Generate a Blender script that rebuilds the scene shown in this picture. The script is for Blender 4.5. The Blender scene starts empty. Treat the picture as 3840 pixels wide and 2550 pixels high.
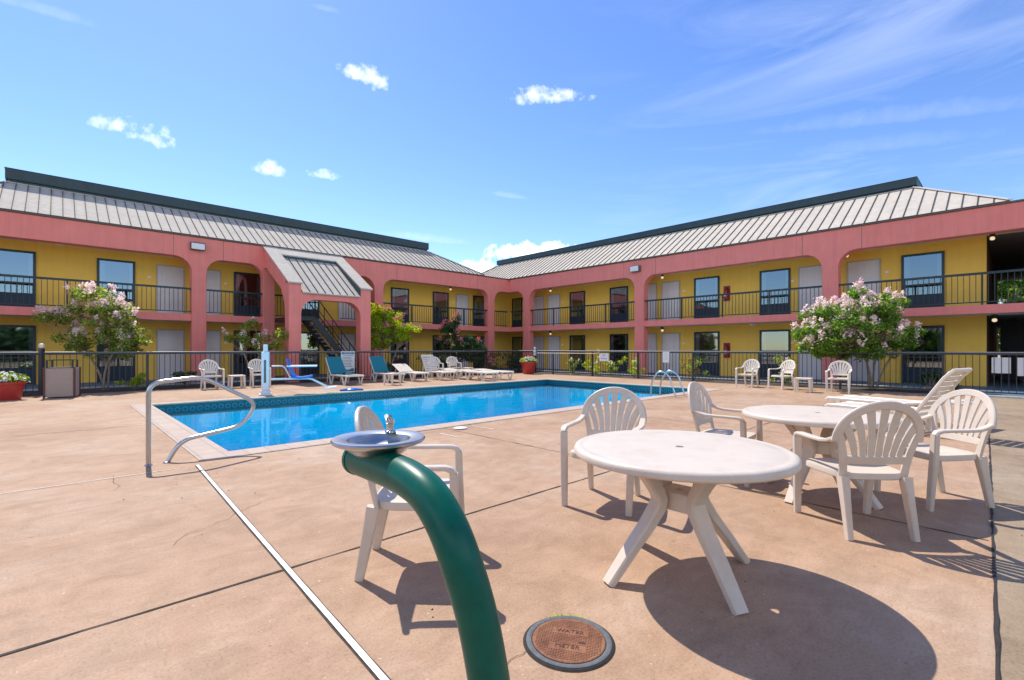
import bpy, bmesh, math, random
from mathutils import Vector, Matrix
R = math.radians
random.seed(7)
sc = bpy.context.scene
COL = sc.collection

# ------------------------------------------------------------------ frame of the courtyard
# camera stands at (0, 0, 1.28); the two wings run along PD and -QD and meet in an inner corner
ANG = R(46.5)
SA, CA = math.sin(ANG), math.cos(ANG)
PD = Vector((SA, CA, 0)); QD = Vector((-CA, SA, 0))
CAMZ = 1.28
Q0, P0 = 22.4, 21.0          # planes of the two arcades
ZROT_PQ = math.atan2(CA, SA)   # local x along PD, local y along QD
def PQ(p, q, z=0.0): return PD * p + QD * q + Vector((0, 0, z))

# ------------------------------------------------------------------ mesh builder
class MB:
    def __init__(s): s.v = []; s.f = []
    def add(s, vs, fs):
        o = len(s.v); s.v += [tuple(v) for v in vs]; s.f += [tuple(i + o for i in f) for f in fs]
    def box(s, x0, x1, y0, y1, z0, z1):
        s.add([(x0,y0,z0),(x1,y0,z0),(x1,y1,z0),(x0,y1,z0),(x0,y0,z1),(x1,y0,z1),(x1,y1,z1),(x0,y1,z1)],
              [(0,3,2,1),(4,5,6,7),(0,1,5,4),(1,2,6,5),(2,3,7,6),(3,0,4,7)]); return s
    def prism(s, poly, fn, d0, d1):
        n = len(poly)
        vs = [fn(a, b, d0) for a, b in poly] + [fn(a, b, d1) for a, b in poly]
        fs = [tuple(range(n)), tuple(range(2*n-1, n-1, -1))] + [(i, i+n, (i+1) % n + n, (i+1) % n) for i in range(n)]
        s.add(vs, fs); return s
    def tube(s, pts, r, seg=10, caps=True):
        pts = [Vector(p) for p in pts]; n = len(pts)
        rs = r if isinstance(r, (list, tuple)) else [r]*n
        t0 = (pts[1]-pts[0]).normalized()
        up = Vector((0,0,1)) if abs(t0.z) < .9 else Vector((1,0,0))
        side = t0.cross(up).normalized(); vs = []; fs = []
        for i in range(n):
            t = (pts[min(i+1,n-1)]-pts[max(i-1,0)]).normalized()
            side = (side - t*side.dot(t)).normalized(); nn = t.cross(side)
            for k in range(seg):
                a = 2*math.pi*k/seg
                vs.append(pts[i] + (side*math.cos(a)+nn*math.sin(a))*rs[i])
        for i in range(n-1):
            for k in range(seg):
                a = i*seg+k; b = i*seg+(k+1) % seg
                fs.append((a, b, b+seg, a+seg))
        if caps: fs += [tuple(range(seg-1,-1,-1)), tuple(range((n-1)*seg, n*seg))]
        s.add(vs, fs); return s
    def sweep(s, pts, ws, hs, up=(0,0,1), ch=.3):
        pts = [Vector(p) for p in pts]; n = len(pts)
        ws = ws if isinstance(ws, (list, tuple)) else [ws]*n
        hs = hs if isinstance(hs, (list, tuple)) else [hs]*n
        ups = up if isinstance(up, list) else [up]*n
        vs = []; fs = []
        for i in range(n):
            t = (pts[min(i+1,n-1)]-pts[max(i-1,0)]).normalized()
            u = Vector(ups[i]); side = u.cross(t).normalized(); nn = t.cross(side).normalized()
            w, h = ws[i]/2, hs[i]/2; c = min(w, h)*ch*2*.5
            for a, b in ((w-c,-h),(w,-h+c),(w,h-c),(w-c,h),(-w+c,h),(-w,h-c),(-w,-h+c),(-w+c,-h)):
                vs.append(pts[i]+side*a+nn*b)
        for i in range(n-1):
            for k in range(8):
                a = i*8+k; b = i*8+(k+1) % 8
                fs.append((a, b, b+8, a+8))
        fs += [tuple(range(7,-1,-1)), tuple(range((n-1)*8, n*8))]
        s.add(vs, fs); return s
    def lathe(s, prof, seg=32, c=(0,0,0), closed=False, squash=1.0):
        vs = []; fs = []; n = len(prof)
        for r, z in prof:
            for k in range(seg):
                a = 2*math.pi*k/seg
                vs.append((c[0]+r*math.cos(a), c[1]+r*math.sin(a)*squash, c[2]+z))
        for i in range(n if closed else n-1):
            j = (i+1) % n
            for k in range(seg):
                k2 = (k+1) % seg
                fs.append((i*seg+k, i*seg+k2, j*seg+k2, j*seg+k))
        if not closed:
            fs += [tuple(range(seg-1,-1,-1)), tuple(range((n-1)*seg, n*seg))]
        s.add(vs, fs); return s
    def loft(s, loops, cap0=True, cap1=True):
        n = len(loops[0]); o = []; fs = []
        for L in loops: o += L
        for i in range(len(loops)-1):
            for k in range(n):
                k2 = (k+1) % n
                fs.append((i*n+k, i*n+k2, (i+1)*n+k2, (i+1)*n+k))
        if cap0: fs.append(tuple(range(n-1,-1,-1)))
        if cap1: fs.append(tuple(range((len(loops)-1)*n, len(loops)*n)))
        s.add(o, fs); return s
    def build(s, name, mat, parent=None, smooth=False, bevel=0.0, M=None, fix=True):
        me = bpy.data.meshes.new(name)
        vs = s.v if M is None else [tuple(M @ Vector(v)) for v in s.v]
        me.from_pydata(vs, [], s.f); me.update()
        if fix:
            bm = bmesh.new(); bm.from_mesh(me); bmesh.ops.recalc_face_normals(bm, faces=bm.faces); bm.to_mesh(me); bm.free()
        me.materials.append(mat)
        o = bpy.data.objects.new(name, me); COL.objects.link(o)
        if parent: o.parent = parent
        if smooth:
            me.polygons.foreach_set('use_smooth', [True]*len(me.polygons)); me.set_sharp_from_angle(angle=R(38))
        if bevel:
            b = o.modifiers.new('bevel', 'BEVEL'); b.width = bevel; b.segments = 2; b.limit_method = 'ANGLE'; b.angle_limit = R(40)
        return o

def thing(name, label, cat, loc=(0,0,0), rz=0, group=None):
    o = bpy.data.objects.new(name, None); COL.objects.link(o)
    o.empty_display_size = .1
    o.location = loc; o.rotation_euler = (0,0,rz); o['label'] = label; o['category'] = cat
    if group: o['group'] = group
    return o
def tag(o, label, cat, group=None):
    o['label'] = label; o['category'] = cat
    if group: o['group'] = group
    return o
def struct(o, kind='structure'): o['kind'] = kind; return o
KIDS = {}
def copy_tree(o, parent=None):
    c = o.copy(); COL.objects.link(c)
    if parent: c.parent = parent
    for ch in list(o.children): copy_tree(ch, c)
    return c
def place(proto, used, loc, rz, label, group=None):
    o = proto if not used else copy_tree(proto)
    o.location = loc; o.rotation_euler = (0,0,rz); o['label'] = label
    if group: o['group'] = group
    return o
def face(fx, fy): return math.atan2(-fx, fy)   # local +y turned to (fx, fy)

# ------------------------------------------------------------------ materials
def mat(name, col, rough=.6, var=.12, scale=6, metal=0.0, spec=.5, bump=0.0, bscale=60, coat=0.0, detail=6, dirt=None, dscale=1.2, damt=.5):
    m = bpy.data.materials.new(name); m.use_nodes = True
    nt = m.node_tree; N = nt.nodes; Lk = nt.links
    b = N['Principled BSDF']; b.inputs['Roughness'].default_value = rough; b.inputs['Metallic'].default_value = metal
    b.inputs['Specular IOR Level'].default_value = spec; b.inputs['Coat Weight'].default_value = coat
    tc = N.new('ShaderNodeTexCoord')
    nz = N.new('ShaderNodeTexNoise'); nz.inputs['Scale'].default_value = scale; nz.inputs['Detail'].default_value = detail; nz.inputs['Roughness'].default_value = .65
    Lk.new(tc.outputs['Object'], nz.inputs['Vector'])
    rp = N.new('ShaderNodeValToRGB')
    lo = [c*(1-var) for c in col]; hi = [min(1, c*(1+var)) for c in col]
    rp.color_ramp.elements[0].position = .3; rp.color_ramp.elements[1].position = .7
    rp.color_ramp.elements[0].color = (*lo,1); rp.color_ramp.elements[1].color = (*hi,1)
    Lk.new(nz.outputs['Fac'], rp.inputs['Fac'])
    outc = rp.outputs['Color']
    if dirt:
        n2 = N.new('ShaderNodeTexNoise'); n2.inputs['Scale'].default_value = dscale; n2.inputs['Detail'].default_value = 8; n2.inputs['Roughness'].default_value = .7
        Lk.new(tc.outputs['Object'], n2.inputs['Vector'])
        r2 = N.new('ShaderNodeValToRGB'); r2.color_ramp.elements[0].position = .48; r2.color_ramp.elements[1].position = .72
        r2.color_ramp.elements[0].color = (0,0,0,1); r2.color_ramp.elements[1].color = (damt,)*3 + (1,)
        Lk.new(n2.outputs['Fac'], r2.inputs['Fac'])
        mx = N.new('ShaderNodeMixRGB'); mx.inputs['Color2'].default_value = (*dirt,1)
        Lk.new(r2.outputs['Color'], mx.inputs['Fac']); Lk.new(outc, mx.inputs['Color1']); outc = mx.outputs['Color']
    Lk.new(outc, b.inputs['Base Color'])
    if bump:
        nb = N.new('ShaderNodeTexNoise'); nb.inputs['Scale'].default_value = bscale; nb.inputs['Detail'].default_value = 5
        Lk.new(tc.outputs['Object'], nb.inputs['Vector'])
        bp = N.new('ShaderNodeBump'); bp.inputs['Strength'].default_value = bump; bp.inputs['Distance'].default_value = .01
        Lk.new(nb.outputs['Fac'], bp.inputs['Height']); Lk.new(bp.outputs['Normal'], b.inputs['Normal'])
    return m

def streaks(m, amt=.16):
    nt = m.node_tree; N = nt.nodes; Lk = nt.links; b = N['Principled BSDF']; src = b.inputs['Base Color'].links[0].from_socket
    tc = N.new('ShaderNodeTexCoord'); mp = N.new('ShaderNodeMapping'); mp.inputs['Scale'].default_value = (5,5,.35); Lk.new(tc.outputs['Object'], mp.inputs['Vector'])
    n = N.new('ShaderNodeTexNoise'); n.inputs['Scale'].default_value = 1.3; n.inputs['Detail'].default_value = 8; n.inputs['Roughness'].default_value = .7; Lk.new(mp.outputs['Vector'], n.inputs['Vector'])
    r = N.new('ShaderNodeValToRGB'); r.color_ramp.elements[0].position = .35; r.color_ramp.elements[1].position = .6
    r.color_ramp.elements[0].color = (1-amt,1-amt,1-amt,1); r.color_ramp.elements[1].color = (1,1,1,1); Lk.new(n.outputs['Fac'], r.inputs['Fac'])
    x = N.new('ShaderNodeMixRGB'); x.blend_type = 'MULTIPLY'; x.inputs['Fac'].default_value = 1; Lk.new(src, x.inputs['Color1']); Lk.new(r.outputs['Color'], x.inputs['Color2']); Lk.new(x.outputs['Color'], b.inputs['Base Color'])

def leaf_mat(name, cols, trans=.35):
    m = bpy.data.materials.new(name); m.use_nodes = True
    nt = m.node_tree; N = nt.nodes; Lk = nt.links; N.remove(N['Principled BSDF'])
    g = N.new('ShaderNodeNewGeometry'); rp = N.new('ShaderNodeValToRGB')
    E = rp.color_ramp.elements
    while len(E) < len(cols): E.new(.5)
    for i, c in enumerate(cols):
        E[i].position = i/(len(cols)-1); E[i].color = (*c,1)
    Lk.new(g.outputs['Random Per Island'], rp.inputs['Fac'])
    d = N.new('ShaderNodeBsdfPrincipled'); d.inputs['Roughness'].default_value = .5; d.inputs['Specular IOR Level'].default_value = .35
    t = N.new('ShaderNodeBsdfTranslucent'); mx = N.new('ShaderNodeMixShader'); mx.inputs['Fac'].default_value = trans
    Lk.new(rp.outputs['Color'], d.inputs['Base Color'])
    br = N.new('ShaderNodeHueSaturation'); br.inputs['Value'].default_value = 1.5; br.inputs['Saturation'].default_value = 1.1
    Lk.new(rp.outputs['Color'], br.inputs['Color']); Lk.new(br.outputs['Color'], t.inputs['Color'])
    Lk.new(d.outputs['BSDF'], mx.inputs[1]); Lk.new(t.outputs['BSDF'], mx.inputs[2])
    Lk.new(mx.outputs['Shader'], N['Material Output'].inputs['Surface'])
    return m

def deck_mat(name, cols, sc1=.55):
    m = bpy.data.materials.new(name); m.use_nodes = True
    nt = m.node_tree; N = nt.nodes; Lk = nt.links; b = N['Principled BSDF']
    tc = N.new('ShaderNodeTexCoord')
    def noise(scale, det=8, rough=.65, dist=0.0, sx=None):
        n = N.new('ShaderNodeTexNoise'); n.inputs['Scale'].default_value = scale; n.inputs['Detail'].default_value = det
        n.inputs['Roughness'].default_value = rough; n.inputs['Distortion'].default_value = dist
        if sx:
            mp = N.new('ShaderNodeMapping'); mp.inputs['Scale'].default_value = sx; Lk.new(tc.outputs['Object'], mp.inputs['Vector']); Lk.new(mp.outputs['Vector'], n.inputs['Vector'])
        else: Lk.new(tc.outputs['Object'], n.inputs['Vector'])
        return n.outputs['Fac']
    def ramp(f, stops):
        r = N.new('ShaderNodeValToRGB'); E = r.color_ramp.elements
        while len(E) < len(stops): E.new(.5)
        for i, (p, c) in enumerate(stops): E[i].position = p; E[i].color = (*c,1) if len(c) == 3 else c
        Lk.new(f, r.inputs['Fac']); return r.outputs['Color']
    def mix(mode, fac, a, c):
        x = N.new('ShaderNodeMixRGB'); x.blend_type = mode
        if isinstance(fac, (int, float)): x.inputs['Fac'].default_value = fac
        else: Lk.new(fac, x.inputs['Fac'])
        Lk.new(a, x.inputs['Color1'])
        if isinstance(c, tuple): x.inputs['Color2'].default_value = (*c,1)
        else: Lk.new(c, x.inputs['Color2'])
        return x.outputs['Color']
    base = ramp(noise(sc1, 7, .62, .6), [(.3,cols[0]),(.5,cols[1]),(.7,cols[2])])
    base = mix('MULTIPLY', 1.0, base, ramp(noise(3.5, 6, .7, 1.0), [(.28,(.78,.76,.73)),(.6,(1,1,1))]))
    base = mix('MULTIPLY', 1.0, base, ramp(noise(2.2, 9, .75, .3, (1,3.5,1)), [(.32,(.88,.86,.84)),(.55,(1,1,1)),(.8,(1.05,1.05,1.05))]))
    base = mix('MULTIPLY', 1.0, base, ramp(noise(75, 4, .75), [(.3,(.70,.68,.66)),(.48,(1,1,1)),(.72,(1.14,1.14,1.14))]))
    base = mix('MIX', ramp(noise(38, 2, .5), [(.70,(0,0,0)),(.76,(.55,.55,.55))]), base, (.62,.55,.45))
    base = mix('MIX', ramp(noise(17, 2, .5, .5), [(.71,(0,0,0)),(.77,(.55,.55,.55))]), base, (.16,.11,.08))
    base = mix('MIX', ramp(noise(1.1, 10, .8, 1.5), [(.60,(0,0,0)),(.72,(.22,.22,.22))]), base, (.30,.22,.16))
    Lk.new(base, b.inputs['Base Color']); b.inputs['Roughness'].default_value = .78; b.inputs['Specular IOR Level'].default_value = .35
    bp = N.new('ShaderNodeBump'); bp.inputs['Strength'].default_value = .25; bp.inputs['Distance'].default_value = .006
    Lk.new(noise(70, 5, .7), bp.inputs['Height']); Lk.new(bp.outputs['Normal'], b.inputs['Normal'])
    return m

M = {}
M['pink']   = mat('pink stucco', (.90,.262,.215), .8, .05, 1.6, bump=.25, bscale=140, dirt=(.80,.225,.19), dscale=.6, damt=.45)
M['yellow'] = mat('yellow wall paint', (.96,.59,.095), .75, .03, 2, bump=.12, bscale=90, dirt=(.90,.54,.095), dscale=.5, damt=.4)
M['ceil']   = mat('soffit paint', (.80,.72,.55), .85, .06, 3)
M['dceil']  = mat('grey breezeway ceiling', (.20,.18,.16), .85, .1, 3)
M['slabtop']= mat('gallery floor paint', (.55,.53,.48), .7, .1, 3)
M['darkbl'] = mat('dark teal metal', (.012,.030,.040), .4, .15, 5)
M['panel']  = mat('dark blue unit panel', (.010,.026,.050), .45, .15, 5)
M['black']  = mat('black paint', (.012,.014,.016), .45, .2, 8)
M['fence']  = mat('bronze fence metal', (.030,.034,.040), .3, .2, 6, spec=.6)
M['rail']   = mat('glint-lightened rail', (.16,.16,.155), .38, .15, 6, spec=.6)  # paler than the fence metal: sun glint on the top rail put into the colour
M['door']   = mat('pale grey door', (.74,.69,.67), .5, .05, 2)
M['trim']   = mat('pale door trim', (.50,.45,.36), .55, .05, 4)
M['white']  = mat('white paint', (.78,.78,.78), .45, .04, 6)
M['roof']   = mat('tan metal roof', (.54,.485,.41), .85, .07, .9, spec=.10, dirt=(.48,.425,.36), dscale=2.5, damt=.5)
M['seam']   = mat('roof seam', (.085,.083,.078), .85, .1, 2, spec=.08)
M['cap']    = mat('dark green metal band', (.025,.055,.062), .5, .12, 1.2)
M['drip']   = mat('grey drip edge', (.13,.125,.12), .5, .1, 4)
M['coping'] = mat('pale metal coping', (.56,.52,.47), .6, .06, 2, spec=.3)
M['resin']  = mat('beige resin', (.62,.53,.435), .42, .05, 9, spec=.4, dirt=(.48,.39,.29), dscale=4, damt=.5, bump=.05, bscale=200)
M['resinw'] = mat('white resin', (.76,.68,.57), .4, .05, 9, spec=.45, dirt=(.6,.52,.44), dscale=5, damt=.3)
M['teal']   = mat('teal sling fabric', (.012,.20,.24), .75, .1, 40, bump=.15, bscale=300)
M['steel']  = mat('stainless steel', (.50,.50,.50), .30, .06, 30, metal=1.0)
M['chrome'] = mat('chrome', (.55,.57,.58), .08, .03, 30, metal=1.0)
M['green']  = mat('green enamel', (.0,.098,.064), .36, .10, 8, spec=.25, dirt=(.0,.06,.042), dscale=22, damt=.6)
M['rust']   = mat('rusty iron', (.22,.088,.045), .85, .35, 30, bump=.5, bscale=120, dirt=(.33,.16,.07), dscale=10, damt=.7)
M['ringm']  = mat('worn iron ring', (.12,.13,.135), .8, .25, 25, spec=.25, bump=.3, bscale=90)
M['dark']   = mat('dark soil gap', (.030,.024,.020), .95, .4, 30)
M['jointl'] = mat('dark joint', (.055,.040,.030), .95, .5, 25)
M['white_st'] = mat('white plastic strip', (.80,.78,.74), .5, .06, 12)
M['pale']   = mat('pale worn paint', (.68,.60,.50), .8, .15, 30)
M['agg']    = mat('exposed aggregate', (.42,.33,.28), .9, .35, 120, bump=.6, bscale=220)
M['terra']  = mat('red plastic pot', (.42,.035,.03), .45, .1, 6)
M['bark']   = mat('crape myrtle bark', (.33,.25,.18), .85, .3, 14, bump=.4, bscale=60)
M['mulch']  = mat('dark mulch', (.060,.045,.035), .95, .5, 25, bump=1.0, bscale=40)
M['kerb']   = mat('pale kerb concrete', (.50,.49,.46), .85, .15, 5)
M['walk']   = mat('blue walkway paint', (.09,.16,.22), .6, .15, 2, dirt=(.15,.20,.23), dscale=2, damt=.6)
M['grass']  = mat('pale gravel', (.30,.25,.19), .95, .4, 3)
M['lawn']   = M['grass']
M['brick']  = mat('brown brick', (.22,.10,.06), .85, .25, 8)
M['extred'] = mat('red extinguisher', (.35,.012,.012), .35, .05, 5)
M['liftw']  = mat('white lift plastic', (.74,.77,.80), .4, .04, 6)
M['seatb']  = mat('blue seat plastic', (.02,.16,.55), .4, .08, 6)
M['sign']   = mat('white sign', (.80,.80,.78), .5, .03, 6)
M['ink']    = mat('dark sign ink', (.10,.12,.14), .6, .1, 20)
M['tealink']= mat('teal sign ink', (.03,.20,.30), .6, .1, 20)
M['curtain']= mat('pale curtain', (.80,.80,.77), .9, .1, 12)
M['room']   = mat('dark room', (.025,.027,.030), .9, .3, 3)
M['deck']   = deck_mat('tan stained concrete', [(.35,.215,.128),(.425,.273,.172),(.465,.335,.238)])
M['conc']   = deck_mat('grey concrete', [(.26,.185,.115),(.31,.23,.15),(.345,.27,.185)], .8)
for k_, a_ in (('pink',.10),('yellow',.06),('roof',.14),('cap',.25),('door',.08),('kerb',.2)): streaks(M[k_], a_)
M['leafg']  = leaf_mat('green leaves', [(.055,.13,.025),(.11,.24,.035),(.20,.34,.05),(.36,.44,.07)], .55)
M['leafy']  = leaf_mat('yellow green leaves', [(.14,.22,.015),(.30,.42,.02),(.45,.55,.03),(.60,.58,.05)], .55)
M['leafm']  = leaf_mat('mixed leaves', [(.06,.14,.025),(.16,.26,.035),(.33,.40,.06),(.55,.48,.14)], .55)
M['leafd']  = leaf_mat('dark leaves', [(.018,.05,.02),(.03,.085,.03),(.05,.11,.03),(.09,.15,.035)], .3)
M['blossom']= leaf_mat('pale pink petals', [(.76,.52,.55),(.84,.66,.66),(.88,.76,.74),(.84,.72,.58)], .4)
M['blossomr'] = leaf_mat('coral petals', [(.55,.06,.09),(.65,.15,.16),(.72,.30,.22),(.72,.45,.35)], .25)
M['petalw'] = leaf_mat('white petals', [(.72,.74,.70),(.80,.80,.78),(.82,.80,.76),(.76,.78,.66)], .3)

def emis(name, col, st):
    m = bpy.data.materials.new(name); m.use_nodes = True; b = m.node_tree.nodes['Principled BSDF']
    b.inputs['Base Color'].default_value = (.8,.78,.7,1); b.inputs['Emission Color'].default_value = (*col,1); b.inputs['Emission Strength'].default_value = st; b.inputs['Roughness'].default_value = .3
    return m
M['bulb'] = emis('lit globe', (1,.74,.46), .35)
M['lens'] = mat('floodlight lens', (.80,.80,.78), .25, .05, 8)

def glass_mat():
    m = bpy.data.materials.new('tinted window glass'); m.use_nodes = True
    nt = m.node_tree; N = nt.nodes; Lk = nt.links; N.remove(N['Principled BSDF'])
    tr = N.new('ShaderNodeBsdfTransparent'); tr.inputs['Color'].default_value = (.42,.48,.52,1)
    gl = N.new('ShaderNodeBsdfGlossy'); gl.inputs['Roughness'].default_value = .03; gl.inputs['Color'].default_value = (.80,.92,1,1)
    lw = N.new('ShaderNodeFresnel'); lw.inputs['IOR'].default_value = 2.3
    ad = N.new('ShaderNodeMath'); ad.inputs[1].default_value = .13; Lk.new(lw.outputs[0], ad.inputs[0])
    tc = N.new('ShaderNodeTexCoord'); nz = N.new('ShaderNodeTexNoise'); nz.inputs['Scale'].default_value = 1.5; Lk.new(tc.outputs['Object'], nz.inputs['Vector'])
    bp = N.new('ShaderNodeBump'); bp.inputs['Strength'].default_value = .02; Lk.new(nz.outputs['Fac'], bp.inputs['Height']); Lk.new(bp.outputs['Normal'], gl.inputs['Normal'])
    mx = N.new('ShaderNodeMixShader'); Lk.new(ad.outputs[0], mx.inputs[0]); Lk.new(tr.outputs[0], mx.inputs[1]); Lk.new(gl.outputs[0], mx.inputs[2])
    Lk.new(mx.outputs[0], N['Material Output'].inputs['Surface']); return m
M['glass'] = glass_mat()

def water_mat():
    m = bpy.data.materials.new('pool water'); m.use_nodes = True
    nt = m.node_tree; N = nt.nodes; Lk = nt.links; N.remove(N['Principled BSDF'])
    tr = N.new('ShaderNodeBsdfTransparent'); tr.inputs['Color'].default_value = (.55,.96,1,1)
    gl = N.new('ShaderNodeBsdfGlossy'); gl.inputs['Roughness'].default_value = .02
    tc = N.new('ShaderNodeTexCoord')
    n1 = N.new('ShaderNodeTexNoise'); n1.inputs['Scale'].default_value = 2.2; n1.inputs['Detail'].default_value = 3; n1.inputs['Distortion'].default_value = .5
    Lk.new(tc.outputs['Object'], n1.inputs['Vector'])
    bp = N.new('ShaderNodeBump'); bp.inputs['Strength'].default_value = .10; bp.inputs['Distance'].default_value = .05
    Lk.new(n1.outputs['Fac'], bp.inputs['Height'])
    fr = N.new('ShaderNodeFresnel'); fr.inputs['IOR'].default_value = 1.16
    Lk.new(bp.outputs['Normal'], gl.inputs['Normal']); Lk.new(bp.outputs['Normal'], fr.inputs['Normal'])
    mx = N.new('ShaderNodeMixShader'); Lk.new(fr.outputs[0], mx.inputs[0]); Lk.new(tr.outputs[0], mx.inputs[1]); Lk.new(gl.outputs[0], mx.inputs[2])
    Lk.new(mx.outputs[0], N['Material Output'].inputs['Surface']); return m
M['water'] = water_mat()
M['poolf'] = mat('blue pool plaster', (.002,.80,1.0), .7, .05, 1.2)

def brick_mat(name, c1, c2, mortar, scale, w, h, ms, coord='Object', rough=.4, bias=0.0):
    m = bpy.data.materials.new(name); m.use_nodes = True
    nt = m.node_tree; N = nt.nodes; Lk = nt.links; b = N['Principled BSDF']; b.inputs['Roughness'].default_value = rough
    tc = N.new('ShaderNodeTexCoord'); bk = N.new('ShaderNodeTexBrick')
    bk.inputs['Color1'].default_value = (*c1,1); bk.inputs['Color2'].default_value = (*c2,1); bk.inputs['Mortar'].default_value = (*mortar,1)
    bk.inputs['Scale'].default_value = scale; bk.inputs['Brick Width'].default_value = w; bk.inputs['Row Height'].default_value = h; bk.inputs['Mortar Size'].default_value = ms
    bk.offset = 0; bk.inputs['Bias'].default_value = bias
    Lk.new(tc.outputs[coord], bk.inputs['Vector'])
    nz = N.new('ShaderNodeTexNoise'); nz.inputs['Scale'].default_value = 9; nz.inputs['Detail'].default_value = 5; Lk.new(tc.outputs['Object'], nz.inputs['Vector'])
    mx = N.new('ShaderNodeMixRGB'); mx.blend_type = 'MULTIPLY'; mx.inputs['Fac'].default_value = .5
    Lk.new(bk.outputs['Color'], mx.inputs['Color1']); Lk.new(nz.outputs['Color'], mx.inputs['Color2'])
    hs = N.new('ShaderNodeHueSaturation'); hs.inputs['Value'].default_value = 1.35; Lk.new(mx.outputs['Color'], hs.inputs['Color'])
    nz2 = N.new('ShaderNodeMixRGB'); nz2.inputs['Fac'].default_value = .6; Lk.new(hs.outputs['Color'], nz2.inputs['Color1']); Lk.new(bk.outputs['Color'], nz2.inputs['Color2'])
    Lk.new(nz2.outputs['Color'], b.inputs['Base Color']); return m
M['cope'] = brick_mat('coping pavers', (.46,.36,.285), (.42,.325,.265), (.35,.28,.22), 1, .24, .32, .012, rough=.85)

# ------------------------------------------------------------------ world, sun, camera
TO_SUN = Vector((-.322, .414, .72)).normalized()
EL = math.asin(TO_SUN.z); AZ = math.atan2(TO_SUN.x, TO_SUN.y)
w = bpy.data.worlds.new('World'); sc.world = w; w.use_nodes = True
nt = w.node_tree; N = nt.nodes; Lk = nt.links
bg = N['Background']; bg.inputs['Strength'].default_value = .10
sky = N.new('ShaderNodeTexSky'); sky.sky_type = 'NISHITA'; sky.sun_disc = False
sky.sun_elevation = EL; sky.sun_rotation = AZ; sky.air_density = 1.0; sky.dust_density = .15; sky.ozone_density = 3.0; sky.altitude = 100
tcw = N.new('ShaderNodeTexCoord')
def vmath(op, a, b):
    n = N.new('ShaderNodeVectorMath'); n.operation = op
    for i, x in enumerate((a, b)):
        if isinstance(x, (tuple, Vector)): n.inputs[i].default_value = tuple(x)
        elif x is not None: Lk.new(x, n.inputs[i])
    return n
def m1(op, a, b=None, clamp=False):
    n = N.new('ShaderNodeMath'); n.operation = op; n.use_clamp = clamp
    for i, x in enumerate((a, b)):
        if x is None: continue
        if isinstance(x, (int, float)): n.inputs[i].default_value = x
        else: Lk.new(x, n.inputs[i])
    return n.outputs[0]
DIR = tcw.outputs['Generated']
def sky_dir(az, el): return Vector((math.sin(az)*math.cos(el), math.cos(az)*math.cos(el), math.sin(el)))
def wnoise(scale, det, sx=(1,1,1), dist=0.0):
    mp = N.new('ShaderNodeMapping'); mp.inputs['Scale'].default_value = sx; Lk.new(DIR, mp.inputs['Vector'])
    n = N.new('ShaderNodeTexNoise'); n.inputs['Scale'].default_value = scale; n.inputs['Detail'].default_value = det; n.inputs['Roughness'].default_value = .62; n.inputs['Distortion'].default_value = dist
    Lk.new(mp.outputs['Vector'], n.inputs['Vector']); return n.outputs['Fac']
nA = wnoise(30, 8); nB = wnoise(60, 5)
nz = m1('ADD', m1('MULTIPLY', m1('SUBTRACT', nA, .5), 4.3), m1('MULTIPLY', m1('SUBTRACT', nB, .5), 1.8))
def cloud(az, el, sx, sy, dens=1.0, soft=1.1, tilt=0.0):
    gain = 1.0 if dens > .5 else .38
    az, el, sx, sy, tilt = map(R, (az, el, sx, sy, tilt))
    d = sky_dir(az, el); rt = Vector((math.cos(az), -math.sin(az), 0)); up = rt.cross(d)
    rt, up = rt*math.cos(tilt)+up*math.sin(tilt), up*math.cos(tilt)-rt*math.sin(tilt)
    off = vmath('SUBTRACT', DIR, d).outputs['Vector']
    a = m1('DIVIDE', vmath('DOT_PRODUCT', off, rt).outputs['Value'], sx)
    b = m1('DIVIDE', vmath('DOT_PRODUCT', off, up).outputs['Value'], sy)
    b2 = m1('MULTIPLY', m1('LESS_THAN', b, 0), .8)
    b = m1('MULTIPLY', b, m1('ADD', b2, 1.0))
    rr = m1('ADD', m1('MULTIPLY', a, a), m1('MULTIPLY', b, b))
    v = m1('ADD', m1('SUBTRACT', 1.0, rr), nz if gain == 1 else m1('MULTIPLY', nz, gain))
    return m1('MULTIPLY', m1('MULTIPLY', v, 1/soft, True), dens)
CL = [ # azimuth, elevation, half width, half height (degrees), density, softness, tilt
 (-40.39, 19.66, 1.38, 0.78, 0.8, 3.0, 8),
 (-37.04, 19.51, 1.91, 1.29, 0.92, 3.0, 0),
 (-26.96, 18.43, 1.47, 1.04, 0.92, 3.0, 0),
 (-21.7, 18.71, 1.6, 0.8, 0.85, 3.0, 0),
 (-16.94, 28.58, 2.29, 1.34, 0.92, 3.0, -12),
 (3.84, 27.72, 4.24, 1.21, 0.92, 3.0, 0),
 (1.28, 11.25, 4.58, 1.34, 1.0, 1.5, 0),
 (5.11, 11.82, 2.41, 0.92, 1.0, 1.5, 0),
 (-3.84, 9.53, 2.43, 1.15, 1.0, 1.5, 0),
 (-21.09, 33.6, 1.39, 0.37, 0.11, 2.2, 0),
 (-45.02, 26.81, 3.71, 0.61, 0.14, 2.2, 5),
 (-10.14, 12.83, 5.75, 0.66, 0.17, 2.2, -4),
 (-0.32, 17.79, 2.44, 0.46, 0.17, 2.2, -8),
 (38.64, 20.78, 11.33, 1.01, 0.14, 3.0, -9),
 (31.12, 24.42, 8.12, 0.59, 0.1, 3.0, -16),
 (40.54, 26.6, 8.6, 1.56, 0.1, 3.0, -8),
 (37.65, 18.68, 7.99, 0.91, 0.11, 3.0, -7),
 (28.71, 29.39, 5.58, 0.64, 0.09, 3.0, -22)]
tot = None
for c in CL:
    x = cloud(*c)
    tot = x if tot is None else m1('MAXIMUM', tot, x)
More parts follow.
